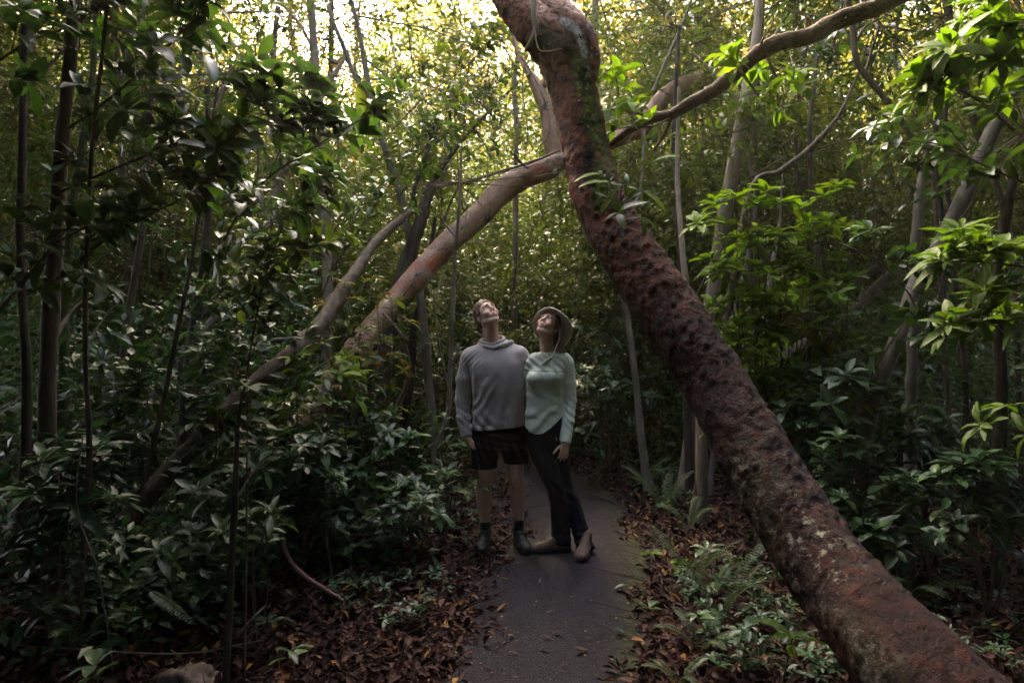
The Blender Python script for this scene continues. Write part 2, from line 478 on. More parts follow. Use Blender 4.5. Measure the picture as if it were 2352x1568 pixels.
# ------------------------------------------------------------------ bark of the two big trees
def red_bark():
    m, nt, out = newmat("red flaking bark")
    n1 = noise(nt, 16, 6, .7, None, .3); n2 = noise(nt, 4.5, 5, .65, None, .5); n3 = noise(nt, 60, 4, .7)
    c = ramp(nt, n1, [(.32, (.018, .008, .009)), (.43, (.08, .022, .013)), (.56, (.2, .052, .027)), (.72, (.33, .115, .062))])
    c = mixc(nt, ramp(nt, n2, [(.53, (0, 0, 0)), (.68, (.7, .7, .7))]), c, (.035, .02, .03))
    low = attr(nt, "low")  # lower bark darkened: foreground shade put into the colour
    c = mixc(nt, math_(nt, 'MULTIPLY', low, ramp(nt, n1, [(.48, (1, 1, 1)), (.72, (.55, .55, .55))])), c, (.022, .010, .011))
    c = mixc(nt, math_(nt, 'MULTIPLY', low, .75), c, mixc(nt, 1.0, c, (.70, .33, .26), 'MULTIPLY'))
    sm = attr(nt, "smooth")
    c = mixc(nt, sm, c, ramp(nt, noise(nt, 7, 3), [(.35, (.25, .10, .055)), (.65, (.52, .27, .16))]))
    dk = math_(nt, 'MULTIPLY', attr(nt, "dark"), ramp(nt, noise(nt, 9, 5, .7), [(.25, (0, 0, 0)), (.42, (1, 1, 1))]))
    c = mixc(nt, dk, c, (.022, .018, .016))
    ms = math_(nt, 'MULTIPLY', attr(nt, "moss"), ramp(nt, noise(nt, 22, 5, .75), [(.42, (0, 0, 0)), (.55, (1, 1, 1))]))
    c = mixc(nt, ms, c, (.06, .095, .012))
    li = math_(nt, 'MULTIPLY', attr(nt, "lichen"), ramp(nt, noise(nt, 13, 6, .75), [(.53, (0, 0, 0)), (.57, (1, 1, 1))]))
    c = mixc(nt, li, c, ramp(nt, n3, [(.3, (.2, .17, .12)), (.7, (.42, .4, .33))]))
    sap = math_(nt, 'MULTIPLY', attr(nt, "sap"), ramp(nt, noise(nt, 40, 4, .7), [(.4, (0, 0, 0)), (.52, (1, 1, 1))]))
    c = mixc(nt, sap, c, (.6, .58, .62))
    h = math_(nt, 'ADD', math_(nt, 'ADD', n1, math_(nt, 'MULTIPLY', n3, .5)), math_(nt, 'MULTIPLY', li, .5))
    wet = math_(nt, 'ADD', ramp(nt, n1, [(.3, (.4, .4, .4)), (.7, (.6, .6, .6))]), math_(nt, 'MULTIPLY', attr(nt, "dark"), .5), True)
    pp = princ(nt, out, c, wet, .4, bump(nt, h, 1.0, .035))
    nt.links.new(math_(nt, 'SUBTRACT', .16, math_(nt, 'MULTIPLY', attr(nt, "dark"), .14), True), pp.inputs["Specular IOR Level"])
    return m
def segdist(V, pts, flat=False):
    d = np.full(len(V), 9.0)
    if flat: V = V * [1, 0, 1]; pts = [np.array(p) * [1, 0, 1] for p in pts]
    for a, b in zip(pts[:-1], pts[1:]):
        a = np.asarray(a); b = np.asarray(b); ab = b - a
        t = np.clip(((V - a) @ ab) / (ab @ ab), 0, 1)
        d = np.minimum(d, np.linalg.norm(V - a - t[:, None] * ab, axis=1))
    return d
def sm(x, a, b): 
    t = np.clip((x - a) / (b - a), 0, 1); return t * t * (3 - 2 * t)
def multi(name, mat, parts, attrs=None, parent=None):
    """several tubes as one mesh (a trunk with its swellings)"""
    Vs, Qs, n = [], [], 0
    for pts, k in parts:
        V, Q, tt, rg = tube_mesh(pts, **k); Vs.append(V); Qs.append(Q + n); n += len(V)
    V = np.concatenate(Vs); Q = np.concatenate(Qs)
    me = bpy.data.meshes.new(name)
    mesh_quads(me, V, Q)
    if attrs:
        for k2, f in attrs.items(): fattr(me, k2, f(V))
    return link(name, me, mat, parent)

def red_tree():
    root = empty("leaning_tree", (0, 0, 0))
    tag(root, "thick red barked tree leaning across the right side in front of the woman", "tree")
    main = pr([(930, -520, 5.3, 50), (1010, -330, 5.0, 60), (1085, -170, 4.7, 74), (1140, -60, 4.5, 84), (1172, -5, 4.45, 90), (1212, 45, 4.42, 104), (1262, 92, 4.38, 122), (1300, 150, 4.35, 122), (1322, 230, 4.3, 114), (1343, 330, 4.2, 116), (1366, 430, 4.08, 122),
               (1410, 520, 3.95, 132), (1475, 625, 3.8, 146), (1570, 773, 3.6, 158), (1650, 896, 3.42, 164), (1766, 1101, 3.1, 182), (1925, 1341, 2.7, 218), (2190, 1640, 2.15, 310)])
    main = [(a_, b_, c_, d_ * .92) for a_, b_, c_, d_ in main]
    main += [(1.66, 1.98, .02, .27), (1.78, 1.92, -.2, .34)]
    lobe = pr([(1352, 190, 4.3, 40), (1346, 130, 4.28, 66), (1326, 72, 4.28, 68), (1296, 38, 4.35, 66), (1268, 0, 4.45, 62), (1255, -60, 4.5, 58), (1265, -180, 4.6, 50), (1330, -340, 4.8, 40), (1390, -560, 5.0, 28)])
    knot = pr([(1215, 110, 4.36, 30), (1238, 92, 4.3, 62), (1290, 128, 4.28, 80), (1332, 165, 4.24, 60), (1350, 215, 4.22, 20)])
    a = {}
    def U(V): return V[:, 0] / V[:, 1] * FPX + 1176
    darkp = [P(1230, 95, 4.3), P(1330, 110, 4.2), P(1350, 200, 4.15), P(1350, 380, 4.05), P(1385, 470, 3.9)]
    mossp = [P(1325, 130, 4.15), P(1375, 300, 4.05), P(1392, 370, 4.0), P(1380, 470, 3.9)]
    lich = [P(1820, 1190, 2.75), P(1860, 1240, 2.7), P(1880, 1290, 2.65), P(1830, 1330, 2.6)]
    lich2 = [P(1690, 1060, 3.0), P(1710, 1170, 2.9), P(1760, 1330, 2.6), P(1960, 1520, 2.2)]
    sapp = [P(1292, 50, 4.25), P(1322, 68, 4.2), P(1336, 100, 4.2), P(1344, 128, 4.2)]
    attrs = dict(
        dark=lambda V: np.clip(1.35 - segdist(V, darkp, True) / .085 + .35 * vnoise(V, 9, 1), 0, 1),
        moss=lambda V: np.clip(np.clip(1.4 - segdist(V, mossp, True) / .06, 0, 1) + .35 * np.clip(1.2 - segdist(V, lich2) / .15, 0, 1), 0, 1),
        lichen=lambda V: np.clip(np.clip(1.25 - segdist(V, lich) / .16, 0, 1) + .7 * np.clip(1.2 - segdist(V, lich2) / .14, 0, 1), 0, 1),
        sap=lambda V: np.clip(1.5 - segdist(V, sapp, True) / .017, 0, 1) * (V[:, 1] < 4.3),
        low=lambda V: sm(V[:, 2], 2.5, 1.3),  # mask of the painted shade on the lower trunk
        smooth=lambda V: np.clip(sm(V[:, 2], 3.72, 3.95) * .9 + .0, 0, 1))
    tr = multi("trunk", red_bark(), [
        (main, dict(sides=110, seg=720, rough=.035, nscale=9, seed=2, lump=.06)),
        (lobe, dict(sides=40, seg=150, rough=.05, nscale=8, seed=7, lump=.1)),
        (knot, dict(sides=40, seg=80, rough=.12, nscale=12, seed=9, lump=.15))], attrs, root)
    # hair-fine bark relief
    me = tr.data
    n = len(me.vertices); co = np.empty(n * 3, np.float32); me.vertices.foreach_get("co", co); co = co.reshape(-1, 3)
    no = np.empty(n * 3, np.float32); me.vertices.foreach_get("normal", no); no = no.reshape(-1, 3)
    q = co * np.array([1, 1, 1.0])
    rel = .007 * fbm(q, 30, 3, 40) + .004 * fbm(q * np.array([1, 1, .4]), 55, 2, 46) + .002 * np.clip(vnoise(q, 15, 44) - .3, 0, 1) * 2 - .010 * np.clip(vnoise(q, 34, 45) - .55, 0, 1) * 2
    co = co + no * rel[:, None] * (1 - .6 * sm(co[:, 2], 3.6, 3.9))[:, None]
    me.vertices.foreach_set("co", co.ravel()); me.update()
    # hanging aerial root, curls of dry tendril
    tube("aerial_root", pr([(1222, -40, 4.2, 12), (1226, 30, 4.15, 14), (1230, 70, 4.15, 13), (1216, 100, 4.18, 9), (1205, 118, 4.2, 4)]), M['bark_pale'], root, sides=10, seg=40, rough=.15, nscale=20)
    tube("tendril", pr([(1226, 60, 4.12, 3), (1236, 110, 4.1, 3), (1255, 118, 4.1, 3), (1290, 112, 4.12, 2)]), M['bark_pale'], root, sides=6, seg=30)
    tube("tendril", pr([(1262, 10, 4.2, 3), (1285, 20, 4.16, 3), (1300, -10, 4.2, 3), (1280, -30, 4.2, 3)]), M['bark_pale'], root, sides=6, seg=30)
    return root
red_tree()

def bough():
    root = empty("fuzzy_bough", (0, 0, 0))
    tag(root, "long curved brown bough arching down from the upper right to the red barked trunk", "branch")
    m = bark_mat('fuzzy brown bough bark', (.06, .038, .024), (.13, .085, .055), (.22, .15, .1), 40, 1, .8, .9, .2)
    tube("limb", pr([(2160, -50, 3.9, 44), (2060, -5, 3.9, 38), (2000, 22, 3.9, 38), (1930, 45, 3.92, 40), (1860, 82, 3.95, 40), (1790, 98, 4.0, 36), (1745, 122, 4.05, 36), (1690, 168, 4.15, 34), (1640, 208, 4.2, 30), (1590, 234, 4.25, 28), (1545, 262, 4.3, 24),
                     (1500, 272, 4.35, 22), (1450, 296, 4.4, 18), (1410, 325, 4.4, 16), (1370, 350, 4.4, 12)]), m, root, sides=20, seg=160, rough=.12, nscale=25, lump=.15)
    for pts in ([(1500, 272, 4.35, 10), (1470, 262, 4.35, 7), (1440, 256, 4.35, 5), (1405, 252, 4.35, 3)], [(1545, 262, 4.3, 9), (1530, 300, 4.3, 7), (1500, 350, 4.35, 6), (1470, 400, 4.4, 4), (1455, 450, 4.4, 3)],
                [(1700, 160, 4.1, 9), (1720, 190, 4.05, 6), (1740, 215, 4.0, 4)], [(1745, 122, 4.05, 8), (1750, 95, 4.0, 6), (1775, 50, 4.0, 4), (1770, 10, 4.0, 3)]):
        tube("side_branch", pr(pts), m, root, sides=8, seg=30, rough=.12, nscale=25)
bough()

def arch_tree():
    root = empty("arching_tree", (0, 0, 0))
    tag(root, "pale pinkish tree arching from lower left up behind the red barked trunk", "tree")
    m, nt, out = newmat("pale pink bark")
    n1 = noise(nt, 5, 4, .6); n2 = noise(nt, 24, 4, .6); n3 = noise(nt, 3.2, 5, .7, None, .6)
    c = ramp(nt, n1, [(.3, (.17, .085, .05)), (.5, (.29, .16, .1)), (.7, (.38, .25, .17))])
    c = mixc(nt, ramp(nt, n2, [(.3, (.5, .5, .5)), (.42, (0, 0, 0))]), c, (.13, .08, .06))
    c = mixc(nt, ramp(nt, n3, [(.585, (0, 0, 0)), (.61, (.9, .9, .9))]), c, (.05, .045, .042))
    pt = math_(nt, 'MULTIPLY', attr(nt, "orange"), ramp(nt, noise(nt, 7, 4, .6), [(.5, (0, 0, 0)), (.54, (1, 1, 1))]))
    c = mixc(nt, pt, c, (.34, .09, .035))
    ms = math_(nt, 'MULTIPLY', attr(nt, "moss"), ramp(nt, noise(nt, 12, 5, .7), [(.36, (0, 0, 0)), (.5, (1, 1, 1))]))
    c = mixc(nt, ms, c, (.04, .06, .015))
    princ(nt, out, c, .6, .35, bump(nt, math_(nt, 'ADD', n2, n1), .5, .015))
    main = pr([(490, 1290, 4.9, 76), (560, 1170, 5.05, 72), (660, 1020, 5.3, 64), (760, 885, 5.65, 60), (850, 762, 6.05, 62), (925, 675, 6.4, 66), (985, 605, 6.6, 64), (1050, 540, 6.75, 62), (1105, 490, 6.85, 60), (1150, 440, 6.95, 60), (1200, 408, 7.05, 60),
               (1255, 388, 7.1, 60), (1300, 368, 7.2, 58), (1360, 340, 7.3, 50), (1430, 312, 7.4, 46), (1475, 292, 7.5, 42), (1510, 240, 7.6, 42), (1555, 200, 7.7, 40), (1620, 180, 7.8, 34), (1700, 160, 7.9, 28), (1800, 95, 8.1, 24), (1880, 70, 8.3, 20)])
    op = [P(925, 675, 6.4), P(1000, 605, 6.5)]
    op2 = [P(1225, 385, 7.0), P(1240, 400, 7.0)]
    mp = [P(700, 930, 6.1), P(850, 760, 6.2), P(960, 700, 6.4)]
    attrs = dict(orange=lambda V: np.clip(np.clip(1.3 - segdist(V, op) / .17, 0, 1) + np.clip(1.2 - segdist(V, op2) / .1, 0, 1), 0, 1),
                 moss=lambda V: np.clip(1.4 - segdist(V, mp) / .2, 0, 1))
    main = [(a_, b_, c_, d_ * .9) for a_, b_, c_, d_ in main]
    multi("trunk", m, [(main, dict(sides=40, seg=400, rough=.06, nscale=7, seed=12, lump=.12))], attrs, root)
    multi("branch", m, [(pr([(1283, 385, 7.15, 46), (1268, 320, 7.2, 42), (1258, 260, 7.25, 36), (1240, 215, 7.3, 32), (1222, 180, 7.35, 22), (1205, 150, 7.4, 14), (1180, 90, 7.5, 10), (1170, 10, 7.6, 8)]), dict(sides=24, seg=90, rough=.06, nscale=7, seed=4)),
                        (pr([(1240, 215, 7.3, 16), (1258, 175, 7.3, 16), (1275, 120, 7.4, 14), (1282, 40, 7.5, 12)]), dict(sides=12, seg=40, rough=.06, nscale=7, seed=4))],
          dict(orange=lambda V: V[:, 0] * 0, moss=lambda V: V[:, 0] * 0), root)
    tube("dead_twig", pr([(1000, 430, 6.9, 8), (1080, 415, 6.9, 7), (1180, 385, 6.85, 7), (1240, 365, 6.85, 6), (1285, 345, 6.9, 5)]), M['bark_grey'], root, sides=8, seg=60, rough=.1)
    tube("dead_twig", pr([(1180, 355, 6.7, 6), (1200, 378, 6.7, 5), (1215, 388, 6.7, 4)]), M['bark_dark'], root, sides=8, seg=20)
arch_tree()

# ------------------------------------------------------------------ leaf arrangements
def spray(b, base, d, L, rng, nleaf=9, ll=.07, lw=.03, tm=L1, droop=.2, twigb=None, up=1.0, alt=True):
    """vectorised sprays: base (n,3), d (n,3) directions, L lengths; leaves set along each twig"""
    n = len(base); d = norm(d); L = np.broadcast_to(L, (n,))
    side = norm(np.cross(d, np.array([0, 0, 1.0]) + rng.standard_normal((n, 3)) * .3))
    t = (np.arange(nleaf) + .6) / nleaf
    O = base[:, None] + d[:, None] * (L[:, None] * t[None])[..., None] + rng.standard_normal((n, nleaf, 3)) * .008
    sg = np.where(np.arange(nleaf) % 2, 1.0, -1.0)[None, :, None]
    D = d[:, None] * (.45 + .6 * t[None, :, None] ** 3) + side[:, None] * sg * (1 - .7 * t[None, :, None] ** 4) + rng.standard_normal((n, nleaf, 3)) * .22
    Nn = np.array([0, 0, up]) + rng.standard_normal((n, nleaf, 3)) * .45
    ll = np.broadcast_to(ll, (n,)); lw = np.broadcast_to(lw, (n,)); ls = ll[:, None] * rng.uniform(.7, 1.25, (n, nleaf))
    rr = np.clip(rng.random((n, 1)) * .6 + rng.random((n, nleaf)) * .4, 0, 1)
    put_leaves(b, tm, O.reshape(-1, 3), D.reshape(-1, 3), Nn.reshape(-1, 3), ls.ravel(), (ls * (lw / ll)[:, None]).ravel(), droop=droop, fold=.15, rnd=rr.ravel(), rng=rng)
    if twigb is not None:
        put_tubes(twigb, base, base + d * L[:, None], .003, .0012, 3, .5)

def whorl(b, C, axis, rng, nl=7, ll=.16, lw=.05, tm=L4, droop=.3, spread=1.1, rnd=None, upn=1.0, tiers=1):
    """rosettes of leaves at each centre C (n,3) around axis"""
    C = np.asarray(C, float); n = len(C); ax = norm(axis)
    a = np.where(np.abs(ax[:, 2:3]) > 0.9, [[1.0, 0, 0]], [[0, 0, 1.0]])
    s = norm(np.cross(ax, a)); t = np.cross(ax, s)
    tot = nl * tiers
    ph = rng.uniform(0, 6.28, (n, 1)) + np.arange(tot)[None] * (2 * pi / nl + (.4 if tiers > 1 else 0)) + rng.normal(0, .18, (n, tot))
    tier = (np.arange(tot) // nl)[None]
    rad = s[:, None] * np.cos(ph)[..., None] + t[:, None] * np.sin(ph)[..., None]
    lift = (rng.normal(.35, .22, (n, tot)) + .35 * tier)[..., None]
    D = rad * spread + ax[:, None] * lift
    O = C[:, None] + D * .004 + ax[:, None] * (.012 * tier[..., None])
    Nn = ax[:, None] * 1.0 - rad * .1 + np.array([0, 0, .5 * upn]) + rng.standard_normal((n, tot, 3)) * .12
    l = ll * rng.uniform(.45, 1.2, (n, tot)) * rng.uniform(.75, 1.1, (n, 1)) * (1 - .25 * tier)
    if rnd is None: rr = np.clip(rng.random((n, 1)) * .55 + rng.random((n, tot)) * .45, 0, 1)
    else: rr = np.clip(rnd + rng.normal(0, .12, (n, tot)), 0, 1)
    put_leaves(b, tm, O.reshape(-1, 3), D.reshape(-1, 3), Nn.reshape(-1, 3), l.ravel(), (l * lw / ll).ravel(), droop=(droop * rng.uniform(.5, 1.5, n * tot)), fold=.18, rnd=rr.ravel(), rng=rng, wave=.05)

def stem_poly(tb, pts, r0, r1, sides=5, n=10):
    c = catmull(np.asarray(pts, float), n)
    r = np.linspace(r0, r1, n)
    put_tubes(tb, c[:-1], c[1:], r[:-1], r[1:], sides, .5)
    return c
# ------------------------------------------------------------------ trees one can tell apart
M['bark_log'] = bark_mat('weathered brown bark', (.08, .055, .04), (.17, .12, .085), (.26, .19, .14), 16, .3, .8, moss=.3)
RT = np.random.default_rng(11)
def free(p):
    """True where the path corridor and the people's clearing must stay open"""
    x, y, z = p[..., 0], p[..., 1], p[..., 2]
    off = np.abs(x - path_x(y)) - path_w(y)
    return off
def shaft(p):
    """openings cut through the leaves, overhead and towards the camera, to light the people"""
    h = np.maximum(p[..., 2] - 1.7, 0)
    return ((np.hypot(p[..., 0] - .1, p[..., 1] - 5.6) < 1.1 + .44 * h) | (np.hypot(p[..., 0] - .2 + .34 * h, p[..., 1] - 5.0 + .45 * h) < .55 + .42 * h)) & (p[..., 2] > 2.4)
def crown_mesh(root, spots, mat, n_each, ll, leafn=9, name="crown", r=.45, tm=L1, trunk=None):
    b = Buf(); tw = Buf()
    for (u, v, Y) in spots:
        c = P(u, v, Y) if u is not None else np.array(v)
        n = n_each
        base = c + RT.standard_normal((n, 3)) * r
        ok = ~((free(base) < .35) & (base[:, 1] < 11) & (base[:, 2] < 2.7))
        base = base[ok]; n = len(base)
        d = norm(base - c) + RT.standard_normal((n, 3)) * .5 + np.array([0, 0, .2])
        spray(b, base, d, RT.uniform(.2, .4, n), RT, leafn, ll, ll * .42, tm, twigb=tw)
        put_tubes(tw, np.repeat(c[None], n, 0), base, .006, .003, 3, .5)
        if trunk is not None:
            tc = catmull(np.array(trunk), 40)[:, :3]; q = tc[np.argmin(np.linalg.norm(tc - (c - [0, 0, .5]), axis=1))]
            mid = (q + c) / 2 + RT.standard_normal(3) * .08
            put_tubes(tw, [q, mid], [mid, c], .014, .008, 5, .5)
    b.build(name, mat, root)
    tw.build("twigs", M['twig'], root)
def tree(label, rows, bark='bark_brown', branches=(), spots=(), n_each=26, ll=.075, leaf='leaf_bg', r=.5, cat="tree", group=None, name="tree", rough=.08, sides=14, seg=70, tm=L1):
    root = empty(name)
    tag(root, label, cat, group)
    sd = int(RT.integers(1000))
    if name == "tree":                                               # every trunk stands on the ground, also where leaves hide its foot
        a, b_ = np.array(pr(rows[:1])[0]), np.array(pr(rows[-1:])[0])
        lo, end = (a, 0) if a[2] < b_[2] else (b_, 1)
        if lo[2] > .1:
            nx = np.array(pr(rows[1:2] if end == 0 else rows[-2:-1])[0]); dv = lo[:3] - nx[:3]; k = np.clip(lo[2] / max(-dv[2], .05), 0, 2.0)
            off = np.clip(dv[:2] * k, -.5, .5); g = (lo[0] + off[0], lo[1] + off[1], -.08, lo[3] * 1.15)
            foot = [g, ((g[0] + lo[0]) / 2, (g[1] + lo[1]) / 2, lo[2] * .5, lo[3] * 1.06)]
        else: foot = []
        full = (foot + pr(rows)) if end == 0 else (pr(rows) + foot[::-1])
    else: full = pr(rows)
    tube("trunk", full, M[bark], root, sides=sides, seg=seg, rough=rough, nscale=14, seed=sd, lump=.12)
    for br in branches:
        tube("branch", pr(br), M[bark], root, sides=8, seg=30, rough=rough, nscale=14, seed=sd + 1)
    if spots: crown_mesh(root, spots, M[leaf], n_each, ll, r=r, tm=tm, trunk=pr(rows))
    return root

tree("heavy brown trunk leaning from the lower left towards the arching tree, half buried in leaves",
     [(60, 1500, 3.96, 66), (190, 1330, 4.12, 58), (330, 1150, 4.28, 51), (440, 1030, 4.44, 48), (590, 880, 4.71, 44), (720, 765, 5.14, 39), (800, 650, 5.78, 31), (860, 560, 6.42, 22), (920, 505, 6.96, 17), (985, 455, 7.49, 9), (1030, 380, 7.81, 5)],
     'bark_brown', [],
     [(1000, 400, 7.4)], rough=.14, sides=28, seg=200)
tree("slender straight trunk rising through the golden light at the top left", [(745, 980, 6.81, 26), (752, 760, 6.73, 24), (752, 600, 6.73, 23), (745, 450, 6.66, 22), (733, 250, 6.66, 20), (722, 120, 6.66, 19), (714, 0, 6.66, 18), (708, -150, 6.66, 16)], 'bark_pale',
     [[(722, 120, 6.66, 8), (690, 60, 6.66, 6), (640, 0, 6.66, 4)]], [(640, -20, 9.2), (760, -60, 9.2), (680, -140, 9)], leaf='leaf_gold')
tree("forked grey tree with two thin stems joining low, right of the straight trunk", [(960, 640, 7.14, 20), (935, 520, 7.23, 18), (915, 430, 7.23, 17), (880, 330, 7.23, 16), (852, 225, 7.23, 15), (835, 130, 7.23, 12), (822, 60, 7.23, 11), (800, -20, 7.23, 9)], 'bark_grey',
     [[(852, 225, 7.23, 13), (815, 175, 7.23, 11), (790, 110, 7.23, 10), (765, 50, 7.23, 9), (745, -10, 7.23, 7)], [(838, 135, 7.23, 7), (870, 160, 7.23, 6), (910, 200, 7.23, 4)]],
     [(750, -60, 8.2), (870, -40, 8.2), (930, 180, 8.5)], leaf='leaf_bg')
tree("shaggy dark trunk leaning between the pale arch and the undergrowth on its left", [(890, 800, 6.9, 40), (910, 690, 7.0, 38), (935, 600, 7.1, 38), (965, 510, 7.2, 30), (990, 430, 7.4, 18), (1040, 350, 7.6, 10), (1120, 260, 7.8, 7), (1190, 190, 8, 5)], 'bark_dark',
     [[(965, 510, 7.2, 14), (950, 440, 7.2, 11), (980, 360, 7.3, 9), (990, 300, 7.4, 6)]], [(1050, 240, 7.9), (1120, 200, 8.1)], rough=.25)
tree("thin bare trunk standing directly above the arch, left of the red bark", [(1185, 370, 8.5, 12), (1188, 300, 8.5, 12), (1180, 200, 8.5, 11), (1188, 130, 8.5, 10), (1175, 30, 8.5, 8), (1180, -60, 8.5, 7)], 'bark_pale', [], [(1150, 90, 8.8), (1090, 60, 8.8)])
tree("slender sapling trunk rising beside the man's shoulder", [(1000, 1080, 6.1, 14), (1012, 1010, 6.0, 13), (1030, 940, 6.0, 12), (1034, 850, 6.0, 11), (1040, 720, 6.0, 11), (1044, 600, 6.0, 9), (1055, 470, 6.0, 7), (1060, 330, 6, 5)], 'bark_grey',
     [[(1032, 900, 6.0, 5), (1010, 800, 5.9, 4), (1000, 700, 5.9, 4), (1020, 620, 6.0, 3)]], [(1055, 420, 6.2)], n_each=14)
tree("dark slanting stem with orange bark patches under the arch", [(770, 1080, 6.0, 24), (800, 980, 6.05, 24), (832, 920, 6.1, 26), (852, 850, 6.15, 24), (866, 770, 6.2, 22), (905, 700, 6.3, 16), (950, 640, 6.4, 10)], 'bark_brown', [], [])
tree("black thin trunk standing just right of the arch's lower bend", [(930, 960, 7.2, 18), (945, 860, 7.2, 17), (950, 760, 7.2, 16), (968, 690, 7.2, 15), (985, 600, 7.3, 12), (1000, 500, 7.4, 9)], 'bark_dark', [], [])
tree("curved bare stem hooking over left of the sapling", [(900, 960, 5.9, 10), (935, 880, 5.9, 10), (938, 820, 5.9, 9), (915, 760, 5.9, 8), (880, 720, 6.0, 6)], 'bark_brown', [], [])
# left edge
for k, (lab, rows, bk) in enumerate([
    ("dark reddish trunk at the far left edge, thickest of the upright trunks there", [(120, 1600, 3.6, 44), (118, 1300, 3.6, 42), (108, 1000, 3.6, 40), (112, 800, 3.6, 36), (128, 560, 3.6, 34), (140, 350, 3.6, 30), (160, 150, 3.6, 28), (176, -80, 3.6, 24)], 'bark_brown'),
    ("narrow dark pole trunk on the left border of the view", [(40, 1500, 3.9, 24), (50, 1200, 3.9, 22), (62, 900, 3.9, 22), (48, 600, 3.9, 20), (52, 300, 3.9, 18), (60, -60, 3.9, 15)], 'bark_dark'),
    ("mossy green stained trunk behind the far left trunks", [(145, 1350, 4.6, 26), (143, 1050, 4.6, 24), (146, 880, 4.6, 24), (150, 700, 4.6, 20), (170, 450, 4.6, 18), (210, 200, 4.6, 14), (225, -40, 4.6, 12)], 'bark_mossy'),
    ("thin upright stem crossing the left undergrowth, bowed at mid height", [(170, 1560, 3.3, 14), (190, 1300, 3.3, 13), (205, 1050, 3.3, 12), (196, 800, 3.3, 11), (200, 560, 3.3, 10), (212, 330, 3.3, 9), (240, 80, 3.3, 8), (250, -60, 3.3, 7)], 'bark_brown'),
    ("leaning thin dark stem in the left thicket, angled to the upper right", [(300, 1240, 4.3, 12), (345, 1050, 4.3, 12), (380, 900, 4.3, 12), (405, 770, 4.3, 11), (440, 600, 4.3, 9), (470, 400, 4.3, 8), (500, 200, 4.3, 6)], 'bark_brown'),
    ("thin straight sapling close to the camera in the lower left", [(512, 1640, 2.9, 17), (522, 1500, 2.9, 16), (532, 1300, 2.9, 15), (540, 1150, 2.9, 14), (545, 1000, 2.9, 10), (556, 900, 2.9, 6)], 'bark_dark'),
    ("dark double trunk in the shade left of the heavy leaning trunk", [(420, 1200, 5.6, 34), (425, 1000, 5.6, 34), (432, 880, 5.6, 30), (445, 760, 5.6, 26), (470, 600, 5.6, 20), (480, 420, 5.6, 16), (476, 200, 5.6, 12)], 'bark_dark'),
    ("dim slender trunk behind the dark leafy bough at upper left", [(270, 900, 5.5, 18), (300, 700, 5.5, 17), (330, 500, 5.5, 15), (345, 250, 5.5, 13), (372, 0, 5.5, 12), (380, -80, 5.5, 10)], 'bark_brown'),
    ("brown leaning pole crossing behind the left foliage towards the gold light", [(540, 800, 7.4, 20), (600, 560, 7.4, 22), (640, 420, 7.5, 22), (672, 350, 7.5, 20), (720, 250, 7.6, 14), (800, 120, 7.8, 8)], 'bark_pale'),
]):
    if bk not in M: M[bk] = bark_mat('moss stained bark', (.03, .04, .012), (.06, .075, .02), (.09, .08, .04), 14, .3, .6, moss=.8)
    tree(lab, rows, bk, [[(rows[3][0], rows[3][1], rows[3][2], rows[3][3] * .4), (rows[3][0] + 60, rows[3][1] - 90, rows[3][2] + .2, rows[3][3] * .25), (rows[3][0] + 150, rows[3][1] - 150, rows[3][2] + .3, rows[3][3] * .12)]],
         [(rows[-1][0] + RT.uniform(-80, 80), rows[-1][1] - 30, rows[-1][2] + .5)] if k not in (5,) else [], n_each=22, ll=.1, leaf='leaf_dark', r=.45)
tree("pale broken log slanting through the shaded left undergrowth", [(250, 1060, 6.2, 16), (330, 950, 6.3, 20), (400, 850, 6.4, 22), (470, 760, 6.5, 20), (520, 690, 6.6, 12)], 'bark_grey', [], [], cat="log", name="fallen_log", rough=.25)
tree("thin white dead branch lying almost level in the left undergrowth", [(430, 830, 5.9, 8), (480, 810, 5.9, 12), (560, 790, 5.9, 13), (650, 780, 6.0, 11), (740, 770, 6.0, 7)], 'bark_grey', [], [], cat="branch", name="dead_branch", rough=.15)
tree("long crooked dead branch climbing from the litter below the heavy leaning trunk", [(350, 1500, 4.0, 10), (480, 1320, 4.1, 14), (560, 1200, 4.2, 16), (640, 1120, 4.4, 16), (720, 1000, 4.6, 12), (800, 900, 4.8, 8)], 'bark_brown', [[(640, 1120, 4.4, 8), (700, 1090, 4.4, 7), (760, 1030, 4.4, 5)]], [], cat="branch", name="dead_branch", rough=.2)
# right side
tree("straight pale trunk behind the coffee shrub, lit along its left edge, right of centre", [(1605, 860, 6.56, 30), (1625, 740, 6.48, 30), (1648, 600, 6.40, 32), (1662, 500, 6.40, 34), (1682, 400, 6.40, 33), (1702, 290, 6.40, 30), (1722, 180, 6.40, 26), (1740, 60, 6.40, 20), (1748, -80, 6.40, 16)], 'bark_pale',
     [[(1702, 290, 6.40, 14), (1690, 230, 6.40, 11), (1640, 170, 6.40, 8), (1590, 120, 6.40, 5)], [(1722, 180, 6.40, 9), (1760, 120, 6.40, 7), (1800, 40, 6.40, 5)]], [(1600, 100, 8.5), (1800, 0, 8.3), (1700, -80, 8)], sides=20)
tree("thin upright trunk crossing behind the curved bough at the top", [(1728, 420, 7.2, 16), (1735, 260, 7.2, 17), (1740, 130, 7.2, 18), (1748, 20, 7.2, 16), (1750, -80, 7.2, 14)], 'bark_brown', [[(1740, 130, 7.2, 6), (1770, 80, 7.2, 5), (1830, 30, 7.2, 3)]], [(1770, -80, 7.4)])
